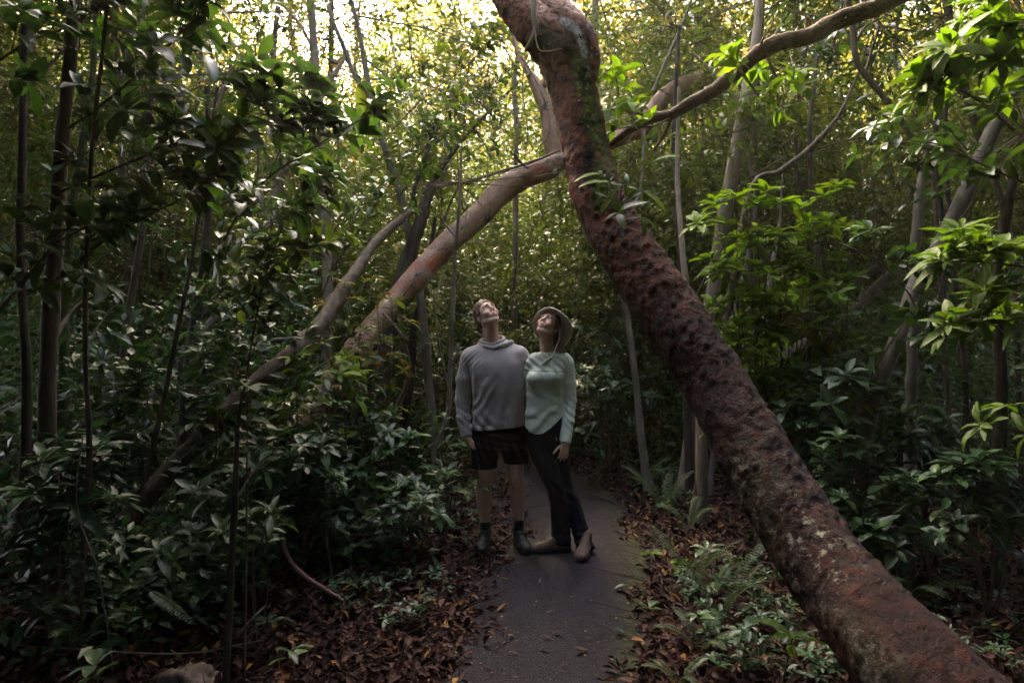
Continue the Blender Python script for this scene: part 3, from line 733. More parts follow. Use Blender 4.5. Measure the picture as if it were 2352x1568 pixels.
tree("thin pale trunk standing just right of the woman's hip, rooted beside the path", [(1492, 1125, 6.8, 26), (1483, 1080, 6.8, 20), (1472, 1000, 6.8, 18), (1463, 900, 6.8, 16), (1450, 790, 6.8, 15), (1432, 660, 6.8, 13), (1428, 560, 6.8, 11), (1470, 440, 6.8, 8), (1480, 300, 6.9, 6)], 'bark_grey', [], [(1475, 260, 7.2)], n_each=14)
tree("pale trunk foot showing below the middle of the red barked trunk", [(1612, 1110, 5.6, 30), (1611, 1000, 5.6, 26), (1605, 900, 5.6, 22), (1590, 760, 5.7, 18), (1570, 600, 5.8, 14), (1556, 400, 6, 12), (1560, 200, 6, 8)], 'bark_pale', [], [])
tree("dark narrow trunk right of the red bark at mid height", [(1570, 700, 6.46, 18), (1562, 560, 6.46, 17), (1556, 430, 6.46, 16), (1550, 330, 6.46, 15), (1552, 200, 6.46, 10), (1560, 60, 6.46, 8)], 'bark_dark', [], [(1550, 60, 7.8)])
tree("smooth grey trunk in two bends near the right edge, pale below", [(1998, 1290, 4.9, 36), (1992, 1160, 4.9, 35), (1982, 1040, 4.9, 34), (2004, 930, 4.9, 36), (2040, 830, 4.9, 36), (2075, 740, 4.95, 34), (2110, 640, 5.0, 33), (2160, 560, 5.0, 34), (2205, 470, 5.0, 34), (2240, 390, 5.0, 34), (2285, 290, 5.0, 34), (2330, 200, 5.0, 32), (2390, 80, 5.0, 26)], 'bark_grey', [], [(2360, 60, 5.3)], n_each=24, ll=.1, leaf='leaf_dark', sides=24, seg=120, rough=.05)
tree("short grey broken trunk beside the bent trunk at the right", [(2100, 600, 5.3, 22), (2108, 520, 5.3, 22), (2112, 440, 5.3, 18), (2135, 340, 5.3, 18), (2145, 310, 5.3, 12)], 'bark_grey', [[(2135, 335, 5.3, 12), (2165, 345, 5.3, 10), (2220, 352, 5.3, 6)], [(2112, 440, 5.3, 8), (2080, 420, 5.3, 6)]], [], rough=.16)
tree("bowed thin tree slanting down to the right, high at the upper right", [(1935, -60, 5.2, 14), (1958, 60, 5.2, 14), (1968, 140, 5.2, 15), (2010, 200, 5.2, 14), (2065, 270, 5.2, 13), (2110, 340, 5.2, 12), (2140, 375, 5.2, 10)], 'bark_brown', [[(1966, 95, 5.2, 8), (1990, 60, 5.2, 6), (2030, 40, 5.2, 4)], [(2065, 270, 5.2, 6), (2100, 240, 5.2, 5), (2180, 180, 5.2, 3)]], [(1990, 20, 5.5)], n_each=14)
tree("slim brown trunk falling from the top right corner behind bright leaves", [(2160, -60, 5.8, 18), (2195, 110, 5.8, 18), (2215, 200, 5.8, 18), (2250, 320, 5.8, 17), (2300, 460, 5.8, 15), (2330, 640, 5.8, 14), (2340, 900, 5.8, 14)], 'bark_brown', [], [])
tree("arching thin brown liana stem rising right above the coffee shrub", [(1720, 450, 5.6, 12), (1790, 395, 5.6, 13), (1850, 350, 5.6, 13), (1900, 300, 5.6, 12), (1935, 250, 5.7, 8), (1980, 150, 5.8, 5)], 'bark_brown', [[(1850, 350, 5.6, 5), (1960, 320, 5.6, 4), (2050, 310, 5.7, 3)]], [])
tree("upper of two dark logs slanting through the right undergrowth", [(1760, 800, 7.0, 26), (1830, 745, 7.0, 27), (1900, 700, 7.1, 27), (1960, 650, 7.2, 24), (2020, 610, 7.3, 18)], 'bark_dark', [], [], cat="log", name="leaning_log", sides=18)
tree("lower of two dark logs slanting through the right undergrowth", [(1740, 860, 6.6, 20), (1830, 800, 6.6, 24), (1900, 765, 6.7, 24), (1980, 690, 6.8, 24), (2050, 630, 6.9, 22), (2120, 600, 7.0, 14)], 'bark_brown', [], [], cat="log", name="leaning_log", sides=18)
tree("slender brown trunk between the red bark and the two dark logs", [(1665, 820, 6.46, 13), (1685, 730, 6.46, 14), (1705, 650, 6.46, 13), (1725, 560, 6.46, 12), (1735, 440, 6.46, 10), (1700, 300, 6.55, 7)], 'bark_grey', [], [])
tree("thin twisted sapling close behind the right whorl shrubs", [(1762, 960, 5.9, 12), (1768, 850, 5.9, 12), (1762, 760, 5.9, 11), (1768, 640, 5.9, 10), (1790, 520, 6.0, 8), (1800, 380, 6, 5)], 'bark_grey', [[(1765, 800, 5.9, 6), (1800, 750, 5.9, 5), (1810, 700, 5.9, 3)]], [])
tree("long thin bare stem slanting above the bright top centre leaves", [(1500, 210, 6.6, 8), (1530, 140, 6.6, 8), (1565, 60, 6.6, 7), (1600, -30, 6.6, 6)], 'bark_grey', [], [], cat="branch", name="bare_stem")
tree("dark trunk nearly lost in the shade at the right border", [(2300, 1500, 4.3, 30), (2290, 1200, 4.3, 28), (2300, 900, 4.3, 26), (2290, 640, 4.3, 24), (2330, 400, 4.3, 20)], 'bark_dark', [], [(2360, 300, 4.6)], ll=.1, leaf='leaf_dark')
for k, (u0, u1, Y) in enumerate([(2150, 2170, 6.2), (1900, 1880, 6.4), (2210, 2190, 5.4), (1840, 1850, 7.2)]):
    tree(["dim pole trunk far back between the bent grey trunk and right border", "dim thin pole trunk behind the drooping whorls left of the bent grey trunk", "dark thin pole trunk before the right thicket, right of the bent grey trunk", "faint thin pole trunk behind the bright coffee shrub"][k],
         [(u0, 1230, Y, 15), (u0 + 8, 900, Y, 14), (u1, 600, Y, 12), (u1 - 20, 300, Y, 10), (u1 + 10, 50, Y, 8)], ['bark_dark', 'bark_brown'][k % 2], [], [(u1, 40, Y + .4)], n_each=12)

# farther poles, standing among the mass: alike
far = [(x, y) for x, y in zip(RT.uniform(-11, 11, 150), RT.uniform(8.5, 22, 150)) if abs(x - path_x(y)) > 1.6]
pal = empty("slender_tree"); first = True
def far_tree(h, seed, barkn):
    V = []
    x, y = 0, 0; rows = []
    rr = np.random.default_rng(seed); lean = rr.uniform(-.12, .12, 2)
    for i in range(7):
        t = i / 6
        rows.append((lean[0] * t * h + .14 * rr.standard_normal(), lean[1] * t * h + .1 * rr.standard_normal(), t * h, .055 * (1 - .6 * t) + .01))
    return rows
protos = []
COL.objects.unlink(pal); bpy.data.objects.remove(pal)
for k in range(6):
    h = 6.5 + k * .5
    rows = far_tree(h, 70 + k, 0)
    root = empty("slender_tree", (0, 0, 0))
    tube("trunk", rows, M[['bark_pale', 'bark_grey', 'bark_brown', 'bark_pale', 'bark_grey', 'bark_brown'][k]], root, sides=9, seg=40, rough=.1, lump=.15, seed=k)
    b = Buf(); tw = Buf()
    c = catmull(rows, 30)[:, :3]
    n = 90
    j = RT.integers(9, 30, n)
    dirs = norm(RT.standard_normal((n, 3)) * [1, 1, .35] + [0, 0, .3]); ln = RT.uniform(.3, 1.3, n) * (1 - .3 * (j / 30))
    tips = c[j] + dirs * ln[:, None]
    put_tubes(tw, c[j], tips, .012, .004, 4, .5)
    for q in (.4, .7, 1.0):
        spray(b, c[j] + dirs * (ln * q)[:, None] + RT.standard_normal((n, 3)) * .08, dirs + RT.standard_normal((n, 3)) * .6, .35, RT, 9, .085, .036, L1)
    b.build("crown", M['leaf_bg' if k % 2 else 'leaf_gold'], root); tw.build("branches", M['twig'], root)
    protos.append(root)
def copy_tree(o, parent=None):
    c = o.copy(); COL.objects.link(c); c.parent = parent
    for ch in [x for x in COL.objects if x.parent == o]: copy_tree(ch, c)
    return c
kids = {p: list(p.children) for p in protos}
GL = ["slender pale tree standing in the hazy forest behind the people", "slender brown tree standing in the hazy forest behind the people"]
used = set()
for q, (x, y) in enumerate(far[:84]):
    p = protos[q % 6]
    if p not in used: r = p; used.add(p)
    else:
        r = p.copy(); COL.objects.link(r)
        for ch in kids[p]:
            cc = ch.copy(); COL.objects.link(cc); cc.parent = r
    r.location = (x, y, -.05); r.rotation_euler = (0, 0, RT.uniform(0, 6.28)); s = RT.uniform(.8, 1.25); r.scale = (s, s, s * RT.uniform(.9, 1.1))
    tag(r, GL[1] if q % 6 in (2, 5) else GL[0], "tree", "slender brown trees in the far forest" if q % 6 in (2, 5) else "slender pale trees in the far forest")

# ------------------------------------------------------------------ the mass of the forest
def in_view(p, m=1.25):
    return (np.abs(p[:, 0]) < p[:, 1] * .75 * m + .5) & (p[:, 2] < 1.55 + p[:, 1] * .5 * m + .5)
def mass(n, y0, y1, zr, rng, clump_s=.55, thr=-.1, zpow=1.0, xm=.95):
    y = rng.uniform(y0, y1, n)
    x = rng.uniform(-1, 1, n) * (y * xm + 1)
    z = zr[0] + (zr[1] - zr[0]) * rng.random(n) ** zpow
    p = np.stack([x, y, z], -1)
    keep = fbm(p, clump_s, 2, 60) > thr
    off = free(p)
    corridor = (off < .5 + .25 * vnoise(p, 1.3, 61)) & (z < 2.3 + .5 * vnoise(p, .8, 62) - .08 * (y - 5)) & (y < 10.5)
    front = (y < 7.5) & (off < 1.0) & (z < 4.2)
    return p[keep & ~corridor & ~front & ~(shaft(p) & (rng.random(len(p)) < .9))]
def sunhole(p):
    """thinner leaves where the low light breaks through, towards the sun"""
    el = (p[:, 2] - 1.55) / p[:, 1]; az = p[:, 0] / p[:, 1]
    g = np.exp(-((az + .29) / .10) ** 2) * 1.25 * sm(el, .22, .4) + .35 * np.exp(-((az + .05) / .05) ** 2) * sm(el, .33, .45) + .4 * np.exp(-((az - .28) / .07) ** 2) * np.exp(-((el - .3) / .07) ** 2) + .3 * np.exp(-((az - .33) / .05) ** 2) * sm(el, .4, .48)
    g = g + .5 * np.exp(-((az + .58) / .08) ** 2) * np.exp(-((el - .2) / .05) ** 2)
    return np.clip(g, 0, .9) * np.clip(.75 + .9 * vnoise(p, .8, 95), .2, 1.15)
def dirs(n, rng, up=.25): return norm(rng.standard_normal((n, 3)) + [0, 0, up])
rg = np.random.default_rng(21)
# far: 14-30 m
b = Buf()
p = mass(84000, 13, 34, (0, 15), rg, .4, -.15)
thin = .12 * sm((p[:, 2] - 1.55) / p[:, 1], .15, .5) * np.clip(1.2 - np.abs(p[:, 0] / p[:, 1] + .25) * 2.6, .2, 1)
p = p[rg.random(len(p)) > np.maximum(thin, sunhole(p))]
gold = (p[:, 2] > 3.2 + rg.standard_normal(len(p)) * 1.0 + .12 * np.abs(p[:, 0] + 4))  # high leaves on the sun side get the painted sunlight colour
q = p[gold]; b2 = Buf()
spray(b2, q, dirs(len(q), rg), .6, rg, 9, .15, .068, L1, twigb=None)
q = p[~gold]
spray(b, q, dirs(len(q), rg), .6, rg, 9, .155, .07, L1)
# the forest beyond, 30-46 m
n = 32000
yy = rg.uniform(30, 46, n); xx = rg.uniform(-1, 1, n) * (yy * .95); zz = rg.random(n) ** 1.35 * 20
p = np.stack([xx, yy, zz], -1)
el = (zz - 1.55) / yy
glow = np.clip(1.25 - np.abs(xx / yy + .25) * 3.0, .3, 1)
p = p[(fbm(p, .22, 2, 80) > -1.1 + .7 * sm(el, .12, .5) * glow)]
p = p[rg.random(len(p)) > 1.1 * sunhole(p)]
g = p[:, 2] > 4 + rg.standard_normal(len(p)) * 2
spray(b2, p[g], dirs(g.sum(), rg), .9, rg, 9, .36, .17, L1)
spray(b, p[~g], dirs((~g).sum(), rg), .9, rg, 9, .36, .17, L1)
# mid: 7-13 m
tw = Buf()
p = np.concatenate([mass(52000, 6.6, 13.5, (.0, 7.5), rg, .6, .0), mass(16000, 8.0, 14, (.0, 4.2), rg, .8, .05, 1.0, .6), mass(42000, 10, 16, (.0, 5.6), rg, .5, -.5, 1.0, .75)])
hi = (p[:, 2] - 1.55) / p[:, 1]
thin = .2 * sm(hi, .15, .45) * np.clip(1.2 - np.abs(p[:, 0] / p[:, 1] + .25) * 2.2, .1, 1)
p = p[rg.random(len(p)) > np.maximum(thin, sunhole(p))]
big = np.clip(1.15 + .75 * vnoise(p, .9, 91), .6, 1.9)          # one kind of leaf per clump
spray(b, p, dirs(len(p), rg), rg.uniform(.25, .45, len(p)) * big, rg, 9, .082 * big, .036 * big, L1, twigb=tw)
tag(b.build("forest_foliage", M['leaf_bg']), kind="stuff")
tag(b2.build("sun_tinted_foliage", M['leaf_gold']), kind="stuff")
# twigs, bare stems and lianas tangled through it
n = 2600
p0 = mass(n * 2, 5.5, 14, (.2, 6.5), rg, .5, -.4)[:n]; n = len(p0)
d = norm(rg.standard_normal((n, 3)) * [.35, .35, 1]); Lq = rg.uniform(.4, 1.8, n)
mid = p0 + d * (Lq * .5)[:, None] + rg.standard_normal((n, 3)) * .06
p1 = p0 + d * Lq[:, None]
rr_ = rg.uniform(.003, .011, n)
put_tubes(tw, p0, mid, rr_, rr_ * .8, 4, .5); put_tubes(tw, mid, p1, rr_ * .8, rr_ * .4, 4, .5)
tag(tw.build("twig_tangle", M['twig']), kind="stuff")
# undergrowth, cool and dark, close to the ground
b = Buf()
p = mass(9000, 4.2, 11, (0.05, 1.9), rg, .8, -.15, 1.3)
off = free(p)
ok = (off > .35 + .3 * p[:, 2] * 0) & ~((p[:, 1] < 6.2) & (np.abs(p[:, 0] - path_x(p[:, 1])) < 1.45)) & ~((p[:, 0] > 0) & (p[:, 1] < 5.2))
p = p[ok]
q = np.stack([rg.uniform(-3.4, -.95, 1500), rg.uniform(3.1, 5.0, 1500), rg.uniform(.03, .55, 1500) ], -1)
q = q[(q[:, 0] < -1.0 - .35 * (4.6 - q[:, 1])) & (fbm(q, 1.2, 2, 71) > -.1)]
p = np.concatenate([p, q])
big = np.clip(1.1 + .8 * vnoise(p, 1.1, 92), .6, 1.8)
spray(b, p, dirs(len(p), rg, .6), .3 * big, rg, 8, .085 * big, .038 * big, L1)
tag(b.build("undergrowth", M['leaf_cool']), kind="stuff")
# small seedlings and creeping plants on the litter
b = Buf()
n = 1900
y = 3.0 + rg.random(n) ** 1.3 * 8; side = rg.choice([-1, 1], n)
x = path_x(y) + side * (path_w(y) + .12 + np.abs(rg.standard_normal(n)) * .9)
keep = vnoise(np.stack([x, y, x * 0], -1), 1.5, 77) > -.15 + .5 * (side < 0) * (y < 5)
x, y = x[keep], y[keep]
C = np.stack([x, y, ground_z(x, y) + rg.uniform(.03, .13, len(x))], -1)
whorl(b, C, np.array([[0, 0, 1.0]]) + rg.standard_normal((len(x), 3)) * .25, rg, 5, .06, .026, L2, .2)
put_tubes(b, C * [1, 1, 0] + [0, 0, 0], C, .002, .0015, 3, .1)
tag(b.build("ground_cover", M['leaf_cool']), kind="stuff")
# unseen canopy added to block light over the viewer, open above the people
b = Buf()
n = 52000
p = np.stack([rg.uniform(-16, 16, n), rg.uniform(-12, 18, n), rg.uniform(4.3, 11.5, n)], -1)
outv = p[:, 2] > 1.55 + np.maximum(p[:, 1], 0) * .52 + .6
p = p[outv & ~shaft(p) & (rg.random(n) < np.clip(1.2 - (p[:, 1] - 9) / 6.5, .08, 1))]
spray(b, p, dirs(len(p), rg, 0), .7, rg, 9, .23, .12, L1)
n = 9000                                   # unseen low leaves over the viewer, added to shade the foreground
p = np.stack([rg.uniform(-4.5, 5, n), rg.uniform(-2.5, 3.2, n), rg.uniform(2.7, 4.8, n)], -1)
p = p[p[:, 2] > 1.55 + np.maximum(p[:, 1], 0) * .52 + .9]
spray(b, p, dirs(len(p), rg, 0), .5, rg, 9, .2, .1, L1)
n = 15000                                  # unseen leaf walls beside and behind the viewer, added to block light
n = 24000; a = rg.uniform(0, 2 * pi, n); r = rg.uniform(4.5, 9, n)
p = np.stack([np.sin(a) * r, np.cos(a) * r, rg.uniform(0, 6, n)], -1)
p = p[(p[:, 1] < 0) | (np.abs(p[:, 0]) > p[:, 1] * .8 + 1.2)]
spray(b, p, dirs(len(p), rg, 0), .6, rg, 8, .19, .09, L1)
tag(b.build("unseen_shade_canopy", M['leaf_dark']), kind="stuff")
# ------------------------------------------------------------------ leafy boughs and shrubs one can tell apart
RP = np.random.default_rng(33)
def leafy(root, curve, mat, ll=.15, nbr=10, nl=6, bl=(.12, .4), axis_up=.7, tm=L4, t0=.1, along=2, lw=.4, twr=.005, rnd=None, droop=.3, name="leaves", tips=None, spread=1.0):
    """branchlets off a curve, each ending in a rosette, with a few leaves along it"""
    b = Buf(); tw = Buf()
    c = catmull(curve, 40)[:, :3]
    stem_poly(tw, c[::3], twr * 1.6, twr * .6, 6, 20)
    j = (t0 + (1 - t0) * (np.arange(nbr) + RP.random(nbr)) / nbr) * 39
    A = c[np.clip(j.astype(int), 0, 39)]
    tan = norm(np.gradient(c, axis=0))[np.clip(j.astype(int), 0, 39)]
    d = norm(tan * .7 + RP.standard_normal((nbr, 3)) * .55 + [0, 0, axis_up * .5])
    ln = RP.uniform(*bl, nbr)
    T = A + d * ln[:, None]
    T = np.vstack([T, c[-1:]]); d = np.vstack([d, tan[-1:] if len(tan) else [[0, 0, 1]]])
    A2 = np.vstack([A, c[-2:-1]])
    put_tubes(tw, A2, T, twr * .55, twr * .35, 5, .5)
    if tips is not None:
        tp = np.array(tips); k = np.argmin(np.linalg.norm(c[None] - tp[:, None], axis=2), axis=1)
        put_tubes(tw, c[np.maximum(k - 3, 0)], tp, twr * .6, twr * .35, 5, .5)
        T = np.vstack([T, tp]); d = np.vstack([d, norm(tp - c[np.maximum(k - 3, 0)]) + [0, 0, .4]]); A2 = np.vstack([A2, c[np.maximum(k - 3, 0)]])
    ax = norm(d + np.array([0, 0, axis_up]))
    whorl(b, T, ax, RP, nl, ll, ll * lw, tm, droop, spread, rnd=rnd, tiers=2 if nl > 5 else 1)
    n = len(T)
    for q in range(along):
        f = RP.uniform(.35, .85, (n, 1))
        O = A2 + (T - A2) * f
        sd = norm(np.cross(norm(T - A2), RP.standard_normal((n, 3))))
        for sg in (1, -1):
            put_leaves(b, tm, O, sd * sg + norm(T - A2) * .6 + [0, 0, .15], np.array([0, 0, 1.0]) + RP.standard_normal((n, 3)) * .3, ll * RP.uniform(.6, 1, n), ll * lw * .9, droop=droop, fold=.18, rng=RP, wave=.05, rnd=None if rnd is None else np.full(n, rnd))
    b.build(name, mat, root)
    tw.build("stems", M['twig'], root)
def bough2(label, rows, mat, **k):
    root = empty("leafy_bough"); tag(root, label, "branch", "large leaved boughs in the foliage")
    leafy(root, np.array(pr([(u, v, Y, 2) for u, v, Y in rows]))[:, :3], M[mat], **k)
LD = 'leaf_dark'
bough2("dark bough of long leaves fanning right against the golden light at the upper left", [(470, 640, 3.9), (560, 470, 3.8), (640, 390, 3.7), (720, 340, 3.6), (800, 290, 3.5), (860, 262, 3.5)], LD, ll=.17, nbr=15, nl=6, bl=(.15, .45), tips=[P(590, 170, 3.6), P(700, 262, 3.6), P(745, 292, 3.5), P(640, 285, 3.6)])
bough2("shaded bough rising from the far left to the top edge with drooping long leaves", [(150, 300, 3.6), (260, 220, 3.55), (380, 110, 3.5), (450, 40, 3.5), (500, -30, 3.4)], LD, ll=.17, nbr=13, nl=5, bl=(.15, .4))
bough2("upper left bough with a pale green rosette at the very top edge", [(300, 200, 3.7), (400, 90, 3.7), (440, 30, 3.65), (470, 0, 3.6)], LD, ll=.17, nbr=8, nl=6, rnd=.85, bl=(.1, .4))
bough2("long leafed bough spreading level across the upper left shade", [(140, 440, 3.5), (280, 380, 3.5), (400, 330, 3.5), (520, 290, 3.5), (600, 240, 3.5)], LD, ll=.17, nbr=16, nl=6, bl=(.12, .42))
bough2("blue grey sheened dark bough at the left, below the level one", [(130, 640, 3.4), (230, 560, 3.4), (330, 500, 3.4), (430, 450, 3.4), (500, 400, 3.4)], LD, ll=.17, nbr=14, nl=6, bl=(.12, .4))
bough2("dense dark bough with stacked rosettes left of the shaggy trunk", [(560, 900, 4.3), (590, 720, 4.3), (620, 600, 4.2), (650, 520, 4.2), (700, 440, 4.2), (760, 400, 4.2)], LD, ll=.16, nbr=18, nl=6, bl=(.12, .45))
bough2("sunny tipped rosettes crowding above the heavy leaning trunk", [(520, 800, 4.6), (560, 700, 4.6), (620, 620, 4.5), (680, 580, 4.5), (730, 560, 4.5)], 'leaf_bg', ll=.17, nbr=13, nl=7, rnd=.7, bl=(.12, .4), tips=[P(690, 580, 4.4), P(625, 560, 4.4)])
bough2("small leaved bough hanging in front of the forked grey tree", [(760, 620, 5.5), (830, 520, 5.5), (890, 430, 5.5), (960, 360, 5.5), (1010, 290, 5.5)], LD, ll=.12, nbr=24, nl=5, bl=(.15, .5))
bough2("drooping dark leaves filling the far left edge at mid height", [(-40, 760, 3.0), (60, 640, 3.0), (130, 560, 3.0), (200, 520, 3.0)], LD, ll=.17, nbr=9, nl=5)
bough2("dark drooping leaves filling the top left corner", [(-60, 180, 3.3), (60, 100, 3.3), (160, 60, 3.3), (250, 0, 3.3)], LD, ll=.17, nbr=12, nl=5)
bough2("leaf cluster between the forked tree and the red bark lit yellow from behind", [(900, 300, 6.5), (980, 220, 6.5), (1050, 170, 6.5), (1120, 110, 6.5)], 'leaf_bg', ll=.13, nbr=24, nl=6, rnd=.75, bl=(.2, .6))
bough2("cool green leaf spray filling the gap left of the pale arch's top", [(880, 420, 7.4), (960, 330, 7.4), (1040, 270, 7.4), (1120, 220, 7.4)], LD, ll=.13, nbr=34, nl=5, bl=(.2, .7))
bough2("bright leaf pairs standing just right of the red trunk's shoulder", [(1370, 300, 4.4), (1400, 260, 4.35), (1420, 215, 4.3), (1415, 180, 4.3)], 'leaf_bright', ll=.14, nbr=3, nl=4, lw=.45, bl=(.05, .12), along=0, tips=[P(1405, 160, 4.3), P(1400, 255, 4.2), P(1420, 275, 4.2)])
bough2("bright rosette sitting on top of the curved bough near its middle", [(1720, 160, 4.05), (1700, 145, 4.0), (1675, 135, 4.0)], 'leaf_bright', ll=.15, nbr=3, nl=5, lw=.5, bl=(.04, .14), along=0)
bough2("bright hanging leaves below the curved bough, left part", [(1540, 270, 4.3), (1500, 290, 4.25), (1450, 290, 4.2), (1410, 300, 4.2)], 'leaf_bright', ll=.13, nbr=6, nl=4, lw=.42, bl=(.05, .2), along=1)
bough2("loose yellow green leaves beneath the curved bough's middle", [(1760, 130, 4.2), (1780, 170, 4.2), (1800, 215, 4.2), (1790, 250, 4.2)], 'leaf_bright', ll=.13, nbr=6, nl=5, lw=.42, bl=(.08, .25), along=1, rnd=.3)
bough2("feathery small leaved bough filling the sky under the upper right limb", [(1500, 420, 6.2), (1600, 330, 6.2), (1700, 300, 6.2), (1820, 250, 6.2)], 'leaf_bg', ll=.12, nbr=22, nl=5, bl=(.2, .6), rnd=.5)
bough2("large yellow green leaves jutting in from the top right", [(2420, 10, 3.5), (2330, 60, 3.45), (2260, 110, 3.4), (2210, 130, 3.4)], 'leaf_bright', ll=.2, nbr=8, nl=6, lw=.36, rnd=.2, bl=(.1, .3), tips=[P(2290, 70, 3.3), P(2250, 130, 3.4)])
bough2("bright spreading rosette of leaves below the top right corner leaves", [(2330, 300, 3.5), (2260, 240, 3.45), (2190, 200, 3.4), (2140, 190, 3.4)], 'leaf_bright', ll=.19, nbr=5, nl=6, lw=.36, rnd=.4, bl=(.08, .2), tips=[P(2110, 205, 3.4), P(2150, 175, 3.4)])
bough2("long drooping green leaves at the right border, at the woman's hat height", [(2420, 620, 3.4), (2330, 610, 3.4), (2240, 600, 3.35), (2180, 600, 3.3)], 'leaf_bright', ll=.19, nbr=6, nl=6, lw=.3, rnd=.15, bl=(.06, .2), tips=[P(2160, 598, 3.3), P(2270, 590, 3.3)])
bough2("layered drooping whorls at the right, in line with the woman's shoulders", [(2420, 740, 3.3), (2330, 745, 3.3), (2260, 740, 3.3), (2200, 745, 3.3)], 'leaf_bright', ll=.18, nbr=6, nl=6, lw=.3, rnd=.1, bl=(.05, .18), tips=[P(2185, 750, 3.25), P(2250, 735, 3.25)])
bough2("single shaded leaf fan near the right border, lower than the others", [(2420, 1010, 3.2), (2340, 990, 3.2), (2270, 975, 3.2)], 'leaf_bright', ll=.15, nbr=3, nl=5, lw=.33, rnd=.0, bl=(.04, .12), along=0)
bough2("dim broad leaves hanging over the bent grey trunk", [(1930, 560, 4.6), (2000, 590, 4.5), (2060, 640, 4.45), (2100, 700, 4.4), (2110, 770, 4.4)], LD, ll=.15, nbr=14, nl=5, lw=.48, bl=(.1, .35))
bough2("dark round leaved bough below the top right corner rosettes", [(2352, 420, 4.2), (2260, 380, 4.2), (2150, 330, 4.2), (2040, 330, 4.3)], LD, ll=.14, nbr=16, nl=5, lw=.42, bl=(.1, .4))
bough2("small round leaved bough filling the top right above the bowed thin tree", [(2100, -20, 5.6), (2000, 60, 5.6), (1900, 120, 5.6), (1820, 170, 5.6)], LD, ll=.11, nbr=34, nl=5, lw=.45, bl=(.15, .6))

def shrub(label, u, Y, h, mat, ll=.15, nst=3, nbr=4, nl=6, tips=None, lw=.38, lean=(0, 0), group="leafy shrubs in the undergrowth", tm=L4, rnd=None, bl=(.08, .28), spread=.22, name="shrub", z0=None, cat="shrub"):
    x = (u - 1176) / FPX * Y
    base = np.array([x, Y, float(ground_z(x, Y)) - .01])
    root = empty(name, (0, 0, 0)); tag(root, label, cat, group)
    b = Buf(); tw = Buf()
    ends = []
    if tips: ends = [np.array(P(*t)) for t in tips]
    else:
        for k in range(nst):
            a = RP.uniform(0, 6.28); rr = h * spread * RP.uniform(.3, 1.2)
            ends.append(base + [cos(a) * rr + lean[0] * h, sin(a) * rr * .8 + lean[1], h * RP.uniform(.7, 1.05)])
    T, A = [], []
    for e in ends:
        midp = base + (e - base) * .5 + RP.standard_normal(3) * [.06, .06, .02] * h
        c = stem_poly(tw, [base, midp, e], .004 + .003 * h, .0025, 5, 10)
        T.append(e); A.append(c[-3])
        for q in range(nbr):
            s0 = c[int(RP.integers(4, 9))]
            dd = norm(RP.standard_normal(3) * [1, 1, .3] + [0, 0, .5]); t = s0 + dd * RP.uniform(*bl)
            put_tubes(tw, [s0], [t], .0025, .0015, 4, .5); T.append(t); A.append(s0)
    T = np.array(T); A = np.array(A)
    ax = norm(norm(T - A) * .6 + [0, 0, .8])
    whorl(b, T, ax, RP, nl, ll, ll * lw, tm, .32, 1.0, rnd=rnd, tiers=1 if nl < 6 else 2)
    n = len(T)
    sd = norm(np.cross(norm(T - A), RP.standard_normal((n, 3))))
    for sg in (1, -1):
        put_leaves(b, tm, A + (T - A) * .5, sd * sg + [0, 0, .3], np.array([0, 0, 1.0]) + RP.standard_normal((n, 3)) * .3, ll * .8, ll * lw * .8, droop=.3, fold=.18, rng=RP)
    b.build("leaves", M[mat], root); tw.build("stems", M['twig'], root)
LC, LB, LP = 'leaf_cool', 'leaf_bright', 'leaf_pale'
shrub("big bright green coffee shrub glowing right of the red barked trunk", 1760, 5.2, 2.4, LB, .17, nbr=6, nl=7, rnd=None, bl=(.1, .32),
      tips=[(1640, 470, 5.0), (1690, 455, 5.0), (1740, 475, 4.95), (1790, 470, 5.0), (1840, 480, 5.0), (1890, 455, 5.0), (1925, 430, 5.05), (1660, 520, 5.0), (1720, 540, 5.0), (1790, 540, 4.9), (1860, 540, 5.0), (1900, 510, 5.0), (1760, 440, 5.0), (1830, 590, 5.0)], tm=L7)
shrub("mid green shrub under the bright coffee shrub, thinner leaved", 1840, 4.9, 1.7, LB, .15, nbr=4, nl=6, rnd=.0, tips=[(1800, 610, 4.9), (1860, 640, 4.9), (1920, 600, 4.9), (1960, 640, 4.9), (1900, 680, 4.85), (1950, 665, 4.8)])
shrub("low whorled shrub peeking out behind the middle of the red barked trunk", 1740, 5.4, 1.4, LB, .14, nbr=5, nl=6, rnd=.15, tips=[(1720, 770, 5.4), (1770, 780, 5.4), (1740, 830, 5.3), (1800, 830, 5.4), (1700, 820, 5.4)])
shrub("dim shrub with drooping whorls in front of the two dark logs", 1880, 4.6, 1.2, LC, .15, nbr=5, tips=[(1850, 850, 4.6), (1900, 880, 4.6), (1950, 830, 4.6), (1990, 790, 4.6), (1840, 920, 4.6)], lw=.4)
shrub("pale whorl at the foot of the shaded right undergrowth", 1900, 4.2, .9, LP, .15, nst=2, nbr=1, nl=6, tips=[(1890, 1040, 4.2), (1930, 1010, 4.15), (1900, 1100, 4.2)], rnd=.0)
shrub("leafy plant beside the woman's sleeve, growing over the path edge", 1370, 7.2, 1.3, LC, .13, nbr=7, nst=4, bl=(.1, .35))
shrub("taller green shrub rising directly behind the gap between the two people", 1215, 8.2, 2.0, 'leaf_bg', .13, nst=4, nbr=7, rnd=.7, bl=(.12, .4), tips=[(1205, 720, 8.0), (1230, 790, 8.0), (1190, 770, 8.0), (1220, 750, 8.0)])
shrub("dark shrub behind the woman's hat on the right", 1400, 8.0, 2.3, LC, .13, nst=5, nbr=8, bl=(.12, .45))
shrub("dark shrub behind the woman's elbow, by the thin pale trunk", 1425, 7.6, 1.2, LC, .12, nst=5, nbr=7, bl=(.1, .35))
